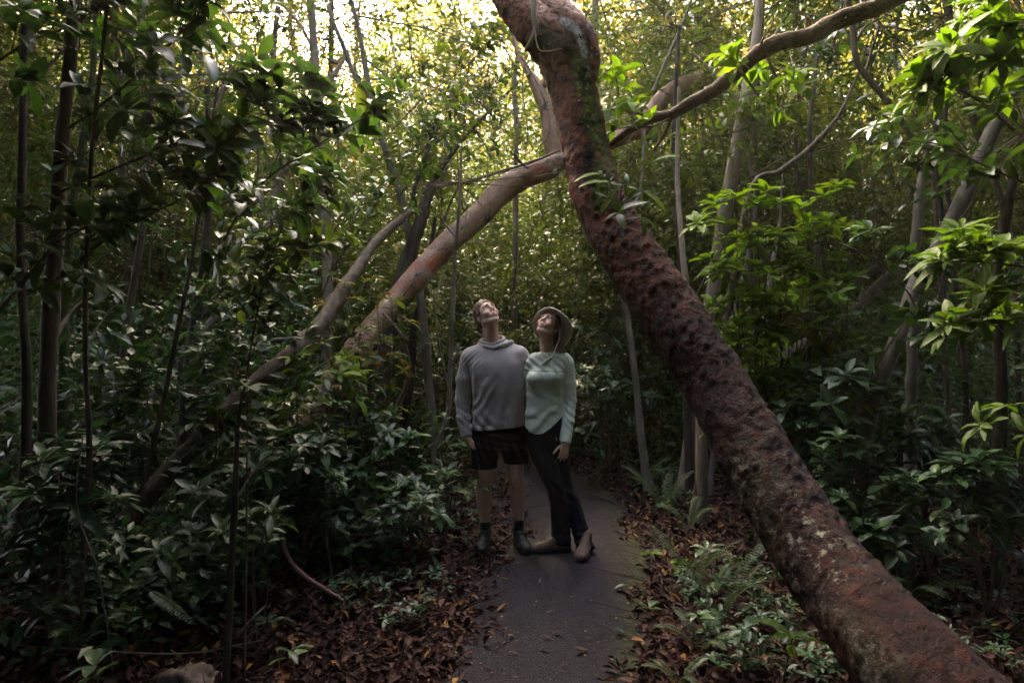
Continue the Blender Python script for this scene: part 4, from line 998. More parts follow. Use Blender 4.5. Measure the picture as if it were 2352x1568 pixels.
shrub("bushy green shrub between the sapling and the man's shoulder", 1010, 7.4, 2.2, LC, .12, nst=5, nbr=8, bl=(.12, .4))
shrub("yellow green shrub lit above the arch's foot", 870, 5.7, 1.9, 'leaf_bg', .13, nbr=6, rnd=.88, nl=5, tips=[(790, 650, 5.6), (860, 640, 5.6), (900, 690, 5.6), (830, 690, 5.5), (880, 740, 5.6), (760, 700, 5.6)])
shrub("shrub with one large bright leaf hanging before the arch's lower trunk", 760, 4.8, 1.6, LB, .15, nbr=3, nl=5, rnd=.2, tips=[(680, 820, 4.8), (740, 790, 4.8), (780, 830, 4.75), (700, 860, 4.8)], lw=.38)
shrub("yellowish small shrub under the heavy leaning trunk", 650, 5.0, 1.3, LB, .10, nbr=5, nl=5, tips=[(560, 900, 5.0), (600, 930, 5.0), (650, 900, 5.0), (690, 940, 5.0)], rnd=.0)
shrub("dark glossy shrub beside the path left of the man's knees", 930, 4.9, 1.0, LC, .13, nst=5, nbr=6, nl=6, bl=(.08, .3), tips=[(900, 960, 5.0), (940, 1000, 5.0), (880, 1040, 4.9), (960, 1060, 4.9), (920, 1110, 4.8), (860, 970, 5)])
shrub("blue green whorls standing left of the man at knee height", 950, 4.6, .75, LC, .12, nst=4, nbr=3, nl=6, tips=[(930, 1110, 4.5), (900, 1130, 4.5), (960, 1150, 4.5)])
shrub("pale green five leaved sprig left of the man's shorts", 1000, 4.9, .7, LP, .13, nst=1, nbr=1, nl=5, tips=[(1000, 1090, 4.8), (1022, 1098, 4.8)], rnd=.2)
shrub("light green sprigs beside the man's hand", 1030, 5.6, .95, LP, .12, nst=3, nbr=3, nl=5, tips=[(1020, 960, 5.6), (1050, 985, 5.6), (1010, 1020, 5.6), (1060, 1030, 5.5)], rnd=.1)
shrub("grey green rosette on a bare stem, left of the path plants", 770, 4.0, .85, LP, .13, nst=1, nbr=0, nl=7, tips=[(765, 1100, 4.0)], rnd=.0, lw=.42)
shrub("two tiered pale whorls low in the left foreground, beside the close sapling", 590, 3.4, .7, LP, .13, nst=2, nbr=1, nl=6, tips=[(575, 1190, 3.4), (620, 1180, 3.4), (610, 1215, 3.4)], rnd=.0, lw=.3)
shrub("single upright blue grey leaf pair in the left foreground", 560, 3.0, .9, LC, .17, nst=1, nbr=0, nl=4, tips=[(568, 890, 3.0)], lw=.42)
shrub("dark whorls below the heavy leaning trunk's middle", 520, 3.8, 1.0, LC, .15, nst=3, nbr=3, tips=[(600, 1040, 3.9), (560, 1090, 3.9), (500, 1130, 3.9), (640, 1000, 3.9)])
shrub("dark spreading shrub in the lower left behind the pale seedling", 400, 3.7, .75, LC, .14, nst=5, nbr=4, tips=[(380, 1260, 3.7), (440, 1230, 3.7), (330, 1290, 3.7), (480, 1280, 3.6), (420, 1310, 3.6), (260, 1260, 3.7)], lw=.42)
shrub("large leaved dark shrub hugging the left edge low down", 130, 3.4, 1.0, LC, .16, nst=5, nbr=4, lw=.4)
shrub("dark whorled shrub left of the pale broken log", 220, 4.6, 1.5, LC, .14, nst=5, nbr=6)
shrub("dark leafy sapling in front of the pale broken log", 400, 4.5, 1.5, LD, .15, nst=4, nbr=6)
shrub("shaded sapling right of the close thin sapling, at waist height", 690, 4.3, 1.1, LC, .14, nst=5, nbr=5)
shrub("shaded glossy plant under the arch's foot", 800, 5.2, 1.0, LC, .13, nst=6, nbr=6)
shrub("dark thicket shrub behind the left foreground litter", 640, 4.9, .8, LC, .12, nst=6, nbr=6)
shrub("dark shrub in the right shade behind the bent grey trunk's foot", 2130, 4.6, 1.3, LC, .14, nst=6, nbr=6, lw=.42)
shrub("dark shrub at the right border under the leaf fan", 2270, 3.7, 1.0, LC, .14, nst=5, nbr=5, lw=.42)
shrub("shadowed shrub between the red bark and the bent grey trunk", 1900, 4.5, .6, LC, .13, nst=6, nbr=5)
shrub("broad leaved plant in front of the bent grey trunk's foot", 2070, 4.0, .7, LC, .15, nst=4, nbr=4, lw=.42)
# seedlings in the foreground
SG = "seedlings growing out of the leaf litter"
def seed(label, u, v, h, ll, nl=5, mat=LP, rnd=.1, lw=.36, nst=1, name="seedling"):
    g = G(u, v); 
    shrub(label, u, g[1], h, mat, ll, nst=nst, nbr=0, nl=nl, group=SG, rnd=rnd, lw=lw, tm=L7, name=name, spread=.3, cat="seedling")
seed("large pale five leaved seedling in the lower left corner", 150, 1560, .32, .17, 5, lw=.33)
seed("pale seedling with two upright leaves at the bottom left edge of the view", 275, 1740, .33, .15, 4, lw=.42)
seed("mint green seedling at the bottom, beside the leaf litter bank", 672, 1640, .25, .13, 5)
seed("dark drooping seedling above the mint green one", 640, 1530, .24, .13, 5, LC)
seed("tiny lime seedling left of the man's shoe", 965, 1275, .08, .07, 5)
seed("small lime seedling a step before the man's shoe, in the litter", 950, 1335, .06, .06, 5, LB)
seed("grey green two leaved seedling on the litter by the path's left bank", 880, 1380, .05, .07, 4, LC)
seed("pale three leaved seedling right of the near path edge", 1495, 1415, .06, .09, 3, LP, 0, .5)
seed("pale seedling beneath the red trunk, close to the path's right bank", 1610, 1490, .2, .12, 5)
seed("broad dark leaved seedling under the red trunk's belly", 1690, 1560, .25, .14, 5, LC, None, .4)
seed("lime leaf pair under the red trunk near the bottom edge", 1790, 1600, .3, .13, 4, LB, 0)
seed("bright curled leaf at the bottom edge beneath the red trunk", 1910, 1700, .25, .16, 3, LB, 0)
seed("yellow green plant among the ferns right of the path", 1560, 1330, .12, .09, 5, LB, .2, .5, 3)
seed("bright little plant on the litter right of the path, beyond the mossy edge", 1500, 1290, .07, .09, 4, LB, .1, .5)
seed("star of pale leaves at the red trunk's left flank, amid the ferns", 1640, 1330, .22, .12, 5)
seed("light green plant at the litter's edge beside the thin pale trunk", 1440, 1070, .1, .2, 5, LB, .1, .22)

# ------------------------------------------------------------------ ferns
def fern(label, u, Y, nf, L, base=None, dirsf=None, mat='fern', pw=.10, npin=26, lift=1.0, arch=.55, name="fern"):
    x = (u - 1176) / FPX * Y
    root = empty(name, (0, 0, 0)); tag(root, label, "fern", "ferns in the undergrowth")
    b = Buf(); tw = Buf()
    o = np.array([x, Y, float(ground_z(x, Y))]) if base is None else np.array(base)
    for k in range(nf):
        a = k * 2.4 + RP.uniform(-.5, .5)
        dh = np.array([cos(a), sin(a), 0]); l = L * RP.uniform(.7, 1.1)
        if dirsf is not None: dh = norm(np.array(dirsf[k % len(dirsf)], float))
        t = np.linspace(0, 1, npin + 6)
        c = o + dh * (l * .75 * t ** 1.3)[:, None] * [1, 1, 1] + np.array([0, 0, 1]) * (l * lift * (t - arch * t ** 2.4))[:, None]
        put_tubes(tw, c[:-1], c[1:], .0025, .002, 4, .5)
        tan = norm(np.gradient(c, axis=0)); sd = norm(np.cross(tan, [0, 0, 1.0]))
        nn = np.cross(sd, tan)
        cc = c[5:]; m = len(cc); tt = np.linspace(0, 1, m)
        w = pw * l * np.sin(pi * (.12 + .88 * tt)) ** .6 * RP.uniform(.9, 1.1, m) + .006
        for sg in (1, -1):
            put_leaves(b, L2, cc, sd[5:] * sg + tan[5:] * .25 - nn[5:] * .1, nn[5:], w, np.minimum(w * .4, .55 * l / (npin + 5)), droop=.15, fold=.1, rng=RP, rnd=np.full(m, RP.uniform(.1, .9)))
    b.build("fronds", M[mat], root); tw.build("stalks", M['twig'], root)
fern("long sword fern frond hanging down in the lower left foreground", 345, 3.05, 1, .52, base=P(335, 1352, 3.05), dirsf=[(1, -.25, -.55), (.3, -.6, -.1)], lift=.12, arch=.9, pw=.10, npin=19)
fern("dim fern tuft left of the hanging frond at the bottom left", 170, 3.2, 7, .45, lift=1.1, arch=.5)
fern("tall sword fern upright beside the red trunk's left flank", 1655, 3.75, 6, .42, lift=1.25, arch=.25, pw=.09)
fern("sword fern halfway up the litter bank, right of the mossy path edge", 1590, 4.3, 6, .38, lift=1.2, arch=.3, pw=.09)
fern("arching fern against the red trunk at the height of the woman's boots", 1640, 4.1, 5, .38, lift=1.0, arch=.6)
fern("ladder like fern behind the thin pale trunk, right of the woman's hand", 1525, 6.0, 5, .55, lift=1.3, arch=.4, pw=.1)
fern("fern fronds overlapping the pale trunk foot under the red trunk", 1580, 5.4, 5, .42, lift=1.2, arch=.45, pw=.1)
fern("low fern spreading over the litter near the bottom right of the path", 1610, 3.35, 6, .32)
fern("small fern by the bottom edge under the red trunk", 1560, 3.05, 5, .26)
fern("little fern sprout in the litter left of the man's shoe", 940, 4.3, 4, .13)
fern("dark fern in the right shade beyond the red trunk", 1990, 4.4, 8, .6)
fern("fine fern in the shade at the lower right, in front of the dark shrubs", 2080, 3.9, 8, .55)
fern("fern deep in the right undergrowth beside the grass like clump", 1480, 7.0, 7, .6)
fern("dim fern in the left thicket behind the pale seedling", 390, 4.4, 8, .5)
fern("shaded fern left of the man's knees under the glossy shrub", 850, 5.1, 7, .4)
# strap leaved clump on the right bank
root = empty("strap_leaved_plant"); tag(root, "pale strap leaved clump on the right bank beside the woman's hand", "plant")
b = Buf(); n = 16; c = G(1395, 1062)
a = np.linspace(0, 6.28, n); put_leaves(b, L7, np.repeat(c[None], n, 0), np.stack([np.cos(a), np.sin(a), np.full(n, 1.0)], -1), np.stack([-np.cos(a), -np.sin(a), np.full(n, 1.0)], -1), RP.uniform(.35, .6, n), .03, droop=.6, rng=RP)
b.build("leaves", M['fern'], root)

# climber on the red trunk
root = empty("climbing_plant"); tag(root, "climbing plant with drooping dark leaves clinging to the red barked trunk", "plant")
b = Buf(); tw = Buf()
pts = [P(1430, 560, 3.72), P(1438, 500, 3.8), P(1425, 450, 3.85), P(1440, 400, 3.9), P(1460, 360, 3.95)]
c = stem_poly(tw, pts, .009, .005, 6, 20)
T = np.array([P(1400, 420, 3.75), P(1388, 400, 3.8), P(1440, 430, 3.7), P(1475, 440, 3.75), P(1420, 490, 3.65), P(1490, 470, 3.8), P(1495, 375, 3.9), P(1470, 500, 3.7), P(1405, 455, 3.7)])
k = np.argmin(np.linalg.norm(c[None] - T[:, None], axis=2), axis=1)
put_tubes(tw, c[k], T, .004, .002, 5, .5)
whorl(b, T, norm(T - c[k] + [0, -.05, .02]), RP, 4, .10, .036, L4, .6, .9)
b.build("leaves", M['leaf_bg'], root)
b = Buf(); put_leaves(b, L7, T[[0, 1, 6, 3]], np.array([[-1, -.2, .1], [-1, -.1, .0], [1, -.2, .5], [.8, -.4, -.5]]), np.array([[0, -.5, 1.0]] * 4), .17, .055, droop=.3, fold=.2, rng=RP)
b.build("bright_leaves", M['leaf_bright'], root); tw.build("stems", M['bark_dark'], root)

# lianas and hanging roots
LG = "thin lianas hanging through the foliage"
for lab, rows in [
    ("liana hanging straight down left of the red trunk's neck", [(1213, -40, 6.6, 3), (1210, 100, 6.6, 3), (1200, 200, 6.6, 3), (1212, 300, 6.6, 3), (1205, 365, 6.6, 3)]),
    ("knotted liana looping down behind the pale arch's top", [(1196, 130, 6.8, 4), (1222, 170, 6.8, 3), (1250, 230, 6.8, 3), (1262, 300, 6.8, 3), (1230, 350, 6.8, 3)]),
    ("wiry liana strung between the forked tree and the thin bare trunk", [(900, 250, 7.0, 3), (960, 330, 7.0, 3), (1020, 370, 7.0, 3), (1100, 340, 7.0, 3), (1180, 250, 7.0, 3)]),
    ("pale liana squiggling down through the lower left shade", [(190, 1000, 3.1, 4), (175, 1120, 3.1, 4), (185, 1200, 3.1, 4), (222, 1300, 3.1, 4), (240, 1400, 3.1, 4), (260, 1530, 3.1, 4)]),
    ("thin liana running along the undergrowth below the pale seedling", [(30, 1480, 3.2, 4), (180, 1490, 3.1, 4), (420, 1500, 3.1, 4), (600, 1470, 3.1, 3)]),
    ("liana drooping in a long curve in the right shade", [(1930, 720, 4.9, 3), (1960, 850, 4.9, 3), (2020, 1000, 4.9, 3), (2040, 1100, 4.9, 3)]),
    ("dark liana twisting round the bent grey trunk's lower half", [(2075, 740, 4.75, 7), (2025, 820, 4.7, 7), (1975, 920, 4.7, 8), (1968, 1000, 4.7, 10), (1990, 1060, 4.7, 8), (2010, 1180, 4.72, 6), (2010, 1290, 4.75, 5)]),
    ("thin stem arcing over the dim whorls in the right undergrowth", [(1760, 940, 4.7, 4), (1840, 1010, 4.7, 4), (1930, 1090, 4.7, 3), (2000, 1130, 4.7, 3)]),
]:
    o = tube("liana", pr(rows), M['bark_grey'], None, sides=7, seg=60, rough=.2); tag(o, lab, "vine", LG)
# roots, fallen sticks, rock
o = tube("fallen_branch", pr([(645, 1225, 4.0, 10), (662, 1280, 3.85, 12), (700, 1322, 3.7, 12), (745, 1352, 3.62, 11), (790, 1380, 3.55, 7)]), M['red_root'] if 'red_root' in M else bark_mat('red brown root', (.06, .03, .028), (.12, .06, .055), (.18, .1, .08), 20, .5, .5), None, sides=12, seg=60, rough=.12)
tag(o, "curved reddish branch lying on the litter in the left foreground", "branch")
o = tube("fallen_stick", pr([(545, 1460, 3.0, 5), (580, 1420, 3.0, 6), (610, 1390, 3.05, 4)]), M['bark_grey'], None, sides=7, seg=20, rough=.15); tag(o, "short pale twig sticking out beside the close thin sapling", "stick")
def rock():
    b = bmesh_ico(4); V, T = b
    V = V * (1 + .22 * fbm(V, 2.2, 4, 5)[:, None] + .08 * fbm(V, 9, 3, 6)[:, None]) * [.15, .1, .085]
    me = bpy.data.meshes.new("rock"); mesh_tris(me, V, T)
    m, nt, out = newmat("pitted limestone")
    n1 = noise(nt, 18, 6, .7)
    princ(nt, out, ramp(nt, n1, [(.3, (.06, .045, .035)), (.5, (.2, .15, .12)), (.7, (.34, .27, .22))]), .85, .3, bump(nt, n1, .9, .02))
    o = link("rock", me, m); g = G(430, 1600); o.location = (g[0], g[1], .05)
    tag(o, "rough pitted pinkish rock on the ground at the bottom left", "rock")
def bmesh_ico(n):
    import bmesh
    bm = bmesh.new(); bmesh.ops.create_icosphere(bm, subdivisions=n, radius=1)
    V = np.array([v.co[:] for v in bm.verts]); T = np.array([[v.index for v in f.verts] for f in bm.faces]); bm.free()
    return V, T
rock()
# ------------------------------------------------------------------ people (signed distance bodies turned into one surface)
class Field:
    def __init__(s, lo, hi, h):
        s.lo = np.array(lo, np.float32); s.h = h
        s.n = np.ceil((np.array(hi) - s.lo) / h).astype(int) + 1
        s.d = np.full(tuple(s.n), .08, np.float32)
    def box(s, lo, hi):
        a = np.clip(np.floor((np.array(lo) - s.lo) / s.h).astype(int), 0, s.n); b = np.clip(np.ceil((np.array(hi) - s.lo) / s.h).astype(int) + 1, 0, s.n)
        sl = tuple(slice(int(i), int(j)) for i, j in zip(a, b))
        ax = [s.lo[k] + s.h * np.arange(a[k], b[k], dtype=np.float32) for k in range(3)]
        return sl, np.meshgrid(*ax, indexing='ij')
    def merge(s, sl, d, k, op):
        a = s.d[sl]
        if op == '+':
            if k > 0:
                h = np.clip(.5 + .5 * (a - d) / k, 0, 1); s.d[sl] = a * (1 - h) + d * h - k * h * (1 - h)
            else: s.d[sl] = np.minimum(a, d)
        elif op == '-':
            if k > 0:
                h = np.clip(.5 - .5 * (a + d) / k, 0, 1); s.d[sl] = a * (1 - h) - d * h + k * h * (1 - h)
            else: s.d[sl] = np.maximum(a, -d)
        elif op == '&': s.d[sl] = np.maximum(a, d)
    def cone(s, a, b, ra, rb, k=.02, op='+', flat=None):
        a = np.array(a, np.float32); b = np.array(b, np.float32); m = max(ra, rb) + .08
        sl, (X, Y, Z) = s.box(np.minimum(a, b) - m, np.maximum(a, b) + m)
        ba = b - a; L = max(float(ba @ ba), 1e-9)
        t = np.clip(((X - a[0]) * ba[0] + (Y - a[1]) * ba[1] + (Z - a[2]) * ba[2]) / L, 0, 1)
        qx, qy, qz = X - a[0] - t * ba[0], Y - a[1] - t * ba[1], Z - a[2] - t * ba[2]
        if flat is not None:      # (direction, factor): squash the section along a direction
            f = norm(np.array(flat[0], float)); g = qx * f[0] + qy * f[1] + qz * f[2]; e = (1 / flat[1] - 1)
            qx, qy, qz = qx + g * f[0] * e, qy + g * f[1] * e, qz + g * f[2] * e
        d = np.sqrt(qx * qx + qy * qy + qz * qz) - (ra + (rb - ra) * t)
        s.merge(sl, d, k, op)
    def chain(s, pts, k=.012, res=0, **kw):
        if res: pts = catmull(np.array(pts, float), res)
        for p, q in zip(pts[:-1], pts[1:]): s.cone(p[:3], q[:3], p[3], q[3], k, **kw)
    def ell(s, c, r, R=None, k=.02, op='+'):
        c = np.array(c, np.float32); m = max(r) + .08
        sl, (X, Y, Z) = s.box(c - m, c + m)
        q = np.stack([X - c[0], Y - c[1], Z - c[2]], -1)
        if R is not None: q = q @ np.array(R, np.float32)     # columns of R are the local axes
        r = np.array(r, np.float32)
        k0 = np.linalg.norm(q / r, axis=-1); k1 = np.linalg.norm(q / (r * r), axis=-1)
        s.merge(sl, k0 * (k0 - 1) / np.maximum(k1, 1e-6), k, op)
    def loft(s, secs, k=.02, op='+', ex=2.3, cap=.0):
        """stacked sections (z, cx, cy, a, b), smooth between"""
        secs = np.array(sorted(secs), float); z0, z1 = secs[0, 0], secs[-1, 0]
        m = .09
        lo = [(secs[:, 1] - secs[:, 3]).min() - m, (secs[:, 2] - secs[:, 4]).min() - m, z0 - m]
        hi = [(secs[:, 1] + secs[:, 3]).max() + m, (secs[:, 2] + secs[:, 4]).max() + m, z1 + m]
        sl, (X, Y, Z) = s.box(lo, hi)
        zs = Z[0, 0, :]
        c = catmull(np.c_[secs[:, 0], secs[:, 0] * 0, secs[:, 0] * 0, secs[:, 1:]], 80)
        g = [np.interp(zs, c[:, 0], c[:, 3 + i])[None, None, :].astype(np.float32) for i in range(4)]
        dx, dy = np.abs((X - g[0]) / g[2]), np.abs((Y - g[1]) / g[3])
        d = ((dx ** ex + dy ** ex) ** (1 / ex) - 1) * np.minimum(g[2], g[3])
        d = np.maximum(d, np.maximum(z0 - Z, Z - z1) + cap)
        s.merge(sl, d, k, op)
    def cut(s, p, n):
        """remove everything on the side n points to, beyond point p"""
        n = norm(np.array(n, float)); sl = (slice(None),) * 3
        ax = [s.lo[i] + s.h * np.arange(s.n[i], dtype=np.float32) for i in range(3)]
        g = (ax[0][:, None, None] - p[0]) * n[0] + (ax[1][None, :, None] - p[1]) * n[1] + (ax[2][None, None, :] - p[2]) * n[2]
        s.d = np.maximum(s.d, g.astype(np.float32))
    def func(s, f):
        ax = [s.lo[i] + s.h * np.arange(s.n[i], dtype=np.float32) for i in range(3)]
        m = np.abs(s.d) < .05
        idx = np.nonzero(m)
        p = np.stack([ax[0][idx[0]], ax[1][idx[1]], ax[2][idx[2]]], -1)
        s.d[m] += f(p).astype(np.float32)
    def mesh(s):
        d = s.d; sg = d < 0
        nx, ny, nz = d.shape
        c = np.zeros((nx - 1, ny - 1, nz - 1), np.int8)
        for i in (0, 1):
            for j in (0, 1):
                for k in (0, 1): c += sg[i:nx - 1 + i, j:ny - 1 + j, k:nz - 1 + k]
        act = np.nonzero((c > 0) & (c < 8)); I = np.stack(act, -1)
        idm = np.full(c.shape, -1, np.int32); idm[act] = np.arange(len(I))
        acc = np.zeros((len(I), 3)); cnt = np.zeros(len(I))
        corners = [(i, j, k) for i in (0, 1) for j in (0, 1) for k in (0, 1)]
        for a in corners:
            for ax in range(3):
                if a[ax]: continue
                b = list(a); b[ax] = 1
                da = d[I[:, 0] + a[0], I[:, 1] + a[1], I[:, 2] + a[2]]; db = d[I[:, 0] + b[0], I[:, 1] + b[1], I[:, 2] + b[2]]
                cr = (da < 0) != (db < 0)
                t = np.where(cr, da / np.where(cr, da - db, 1), 0)
                p = np.zeros((len(I), 3)) + a; p[:, ax] = t
                acc += p * cr[:, None]; cnt += cr
        V = (I + acc / cnt[:, None]) * s.h + s.lo
        Q = []
        for ax in range(3):
            u, v = (ax + 1) % 3, (ax + 2) % 3
            a = [slice(None)] * 3; b = [slice(None)] * 3; a[ax] = slice(0, -1); b[ax] = slice(1, None)
            cr = sg[tuple(a)] != sg[tuple(b)]
            e = np.stack(np.nonzero(cr), -1)
            e = e[(e[:, u] > 0) & (e[:, v] > 0) & (e[:, u] < d.shape[u] - 1) & (e[:, v] < d.shape[v] - 1)]
            fl = sg[e[:, 0], e[:, 1], e[:, 2]]
            def g(du, dv):
                f = e.copy(); f[:, u] += du; f[:, v] += dv; return idm[f[:, 0], f[:, 1], f[:, 2]]
            q = np.stack([g(-1, -1), g(0, -1), g(0, 0), g(-1, 0)], -1)
            q[~fl] = q[~fl][:, ::-1]
            Q.append(q)
        Q = np.concatenate(Q); Q = Q[(Q >= 0).all(1)]
        return V, Q
    def build(s, name, mat, parent, smooth_it=0, tints=None):
        V, Q = s.mesh()
        for _ in range(smooth_it):
            acc = np.zeros_like(V); cn = np.zeros(len(V))
            for i in range(4):
                a, b = Q[:, i], Q[:, (i + 1) % 4]
                np.add.at(acc, a, V[b]); np.add.at(cn, a, 1); np.add.at(acc, b, V[a]); np.add.at(cn, b, 1)
            V = V * .5 + .5 * acc / np.maximum(cn, 1)[:, None]
        me = bpy.data.meshes.new(name); mesh_quads(me, V, Q)
        if tints:
            for k, f in tints.items(): fattr(me, k, f(V))
        return link(name, me, mat, parent)

def cloth(name, c, weave=900, mott=.25, rough=.85, sheen=.2):
    m, nt, out = newmat(name)
    n1 = noise(nt, 6, 3); n2 = noise(nt, weave / 1.6, 2)
    lo = tuple(x * (1 - mott) for x in c); hi = tuple(x * (1 + mott) for x in c)
    col = ramp(nt, n2, [(.35, lo), (.65, hi)])
    princ(nt, out, col, rough, .08, bump(nt, math_(nt, 'ADD', n1, math_(nt, 'MULTIPLY', n2, .15)), .25, .01), sheen)
    return m
m, nt, out = newmat("skin")
col = ramp(nt, noise(nt, 30, 3), [(.3, (.56, .335, .245)), (.7, (.66, .42, .32))])
col = mixc(nt, attr(nt, "lip"), col, (.42, .13, .11))
col = mixc(nt, attr(nt, "brow"), col, (.07, .035, .02))
col = mixc(nt, attr(nt, "blush"), col, (.5, .2, .15))
p = princ(nt, out, col, .5, .4, bump(nt, noise(nt, 90, 3), .12, .003)); p.inputs["Subsurface Weight"].default_value = .0
M['skin'] = m
m, nt, out = newmat("skin legs")
col = ramp(nt, noise(nt, 30, 3), [(.3, (.28, .15, .10)), (.7, (.36, .2, .14))])
M['grey_shirt'] = cloth("heather grey jersey", (.34, .31, .305), mott=.2)
M['sage_shirt'] = cloth("sage green jersey", (.50, .56, .47), mott=.1)
M['black'] = cloth("black woven shorts cloth", (.009, .009, .012), mott=.2, rough=.8, sheen=.0)
M['navy'] = cloth("dark navy trouser cloth", (.010, .013, .021), mott=.2, rough=.7, sheen=.0)
M['hatc'] = cloth("beige hat cloth", (.62, .55, .45), mott=.1)
M['sock'] = cloth("black knit sock", (.012, .012, .014), mott=.3)
def hairmat(name, c0, c1):
    m, nt, out = newmat(name)
    tc = N(nt, "ShaderNodeTexCoord"); mp = N(nt, "ShaderNodeMapping"); mp.inputs["Scale"].default_value = (1, .5, .18)
    nt.links.new(tc.outputs["Object"], mp.inputs[0])
    n1 = noise(nt, 160, 3, .6, mp.outputs[0])
    princ(nt, out, ramp(nt, n1, [(.35, c0), (.65, c1)]), .45, .5, bump(nt, n1, .6, .006)); return m
M['hair_m'] = hairmat("brown hair", (.045, .022, .012), (.15, .075, .04))
M['hair_w'] = hairmat("auburn hair", (.06, .022, .015), (.17, .065, .042))
def plain(name, c, rough=.5, spec=.5, metal=0.0):
    m, nt, out = newmat(name); p = princ(nt, out, ramp(nt, noise(nt, 25, 3), [(.3, tuple(x * .85 for x in c)), (.7, tuple(x * 1.12 for x in c))]), rough, spec); p.inputs["Metallic"].default_value = metal; return m
M['eye'] = plain("eye white", (.75, .72, .7), .15); M['iris'] = plain("iris", (.03, .025, .02), .15)
M['teeth'] = plain("teeth", (.75, .7, .64), .3); M['shoe'] = plain("black trail shoe", (.010, .011, .014), .55); M['rubber'] = plain("rubber sole", (.014, .014, .017), .6)
M['boot'] = plain("brown leather boot", (.1, .066, .05), .75, .3); M['lace'] = plain("lace", (.04, .04, .045), .7); M['cord'] = plain("hat cord", (.7, .62, .5), .8); M['silver'] = plain("silver", (.8, .78, .75), .2, .5, 1.0)

def head(F, c, R, s=1.0, female=False):
    """head centred at c; columns of R: right (image right), back, up. Returns a map from local to world"""
    R = np.array(R, float); c = np.array(c, float)
    def w(x, y, z): return c + s * (R @ np.array([x, y, z]))
    E = lambda p, r, k=.012, op='+': F.ell(w(*p), [q * s for q in r], R, k * s, op)
    Cn = lambda a, b, ra, rb, k=.01, op='+': F.cone(w(*a), w(*b), ra * s, rb * s, k * s, op)
    E((0, .02, .035), (.074, .094, .088))
    E((0, -.02, .01), (.064, .068, .09), .02)
    jw = .049 if female else .055
    E((0, -.022, -.05), (jw, .06, .062), .02)
    E((0, -.066, -.095), (.022, .02, .02), .02)                      # chin
    for sx in (-1, 1):
        Cn((sx * .052, .005, -.055), (sx * .02, -.062, -.098), .016, .016, .02)   # jaw line
        E((sx * .038, -.062, -.028), (.022, .022, .022), .02)       # cheek
        E((sx * .031, -.098, .010), (.021, .017, .015), .012, '-')  # socket
        E((sx * .031, -.0735, .0165), (.0175, .0125, .0062), .004); E((sx * .031, -.072, .0015), (.0165, .0115, .0052), .004)   # lids
        Cn((sx * .012, -.091, .030), (sx * .046, -.078, .031), .008, .006, .01)   # brow ridge
        E((sx * .074, .018, -.012), (.009, .02, .031), .006); E((sx * .081, .010, -.010), (.006, .010, .017), .004, '-')
    Cn((0, -.088, .02), (0, -.112, -.026), .007, .0105, .01)         # nose
    for sx in (-1, 1): E((sx * .0125, -.1, -.033), (.0085, .010, .008), .006); E((sx * .007, -.108, -.042), (.0042, .006, .004), .002, '-')
    E((0, -.078, -.062), (.03, .02, .02), .012)
    if female:                                                       # a smile with the mouth open
        for sx in (-1, 1):
            Cn((0, -.099, -.055), (sx * .031, -.080, -.047), .0045, .003, .004); Cn((0, -.095, -.076), (sx * .031, -.080, -.049), .0055, .003, .004)
        E((0, -.096, -.064), (.024, .014, .0062), .003, '-')
    else:
        for sx in (-1, 1):
            Cn((0, -.098, -.0585), (sx * .023, -.085, -.063), .0052, .003, .005); Cn((0, -.096, -.068), (sx * .022, -.084, -.065), .006, .003, .005)
        Cn((-.023, -.090, -.0645), (0, -.1015, -.0628), .0022, .0026, .001, '-'); Cn((.023, -.090, -.0645), (0, -.1015, -.0628), .0022, .0026, .001, '-')
    return w
def rot_head(yaw, pitch, roll):
    """yaw: turns to image right; pitch: looks up; roll: head top leans to image right"""
    y, p, r = radians(yaw), radians(pitch), radians(roll)
    f = np.array([sin(y) * cos(p), -cos(y) * cos(p), sin(p)]); right = np.array([cos(y), sin(y), 0.0]); up = np.cross(right, -f)
    up = up if up[2] > 0 else -up
    r2 = right * cos(r) - up * sin(r); u2 = up * cos(r) + right * sin(r)
    return np.stack([r2, -f, u2], -1)
def seg(V, a, b):
    return segdist(V, [np.array(a), np.array(b)])
def tints(w, s, female):
    R = dict(lip=lambda V: np.clip(1.5 - np.minimum.reduce([segdist(V, [w(-.023, -.086, -.062), w(0, -.1, -.0575), w(.023, -.086, -.062)]), segdist(V, [w(-.02, -.086, -.067), w(0, -.1, -.07), w(.02, -.086, -.067)])]) / (.0048 * s), 0, 1) * .6,
             brow=lambda V: np.clip(1.6 - np.minimum(segdist(V, [w(-.014, -.1, .031), w(-.032, -.09, .037), w(-.05, -.075, .032)]), segdist(V, [w(.014, -.1, .031), w(.032, -.09, .037), w(.05, -.075, .032)])) / (.0052 * s), 0, 1) * .8,
             blush=lambda V: .2 * np.clip(1.3 - np.minimum(segdist(V, [w(-.04, -.08, -.02), w(-.041, -.08, -.021)]), segdist(V, [w(.04, -.08, -.02), w(.041, -.08, -.021)])) / (.03 * s), 0, 1))
    return R
def uvball(name, c, r, mat, parent, scale=(1, 1, 1), R=None):
    V, T = bmesh_ico(3); V = V * r * np.array(scale)
    if R is not None: V = V @ np.array(R).T
    me = bpy.data.meshes.new(name); mesh_tris(me, V + np.array(c), T)
    return link(name, me, mat, parent)
def eyes(w, R, s, parent, look=(0, -.5, .85)):
    for sx in (-1, 1):
        c = w(sx * .031, -.0715, .0085)
        e = uvball("eye", c, .0128 * s, M['eye'], parent, (1.1, 1, .95), R)
        l = norm(np.array(look, float)); c2 = c + .0092 * s * (R @ l)
        uvball("iris", c2, .0062 * s, M['iris'], e, (1, .7, 1), R)
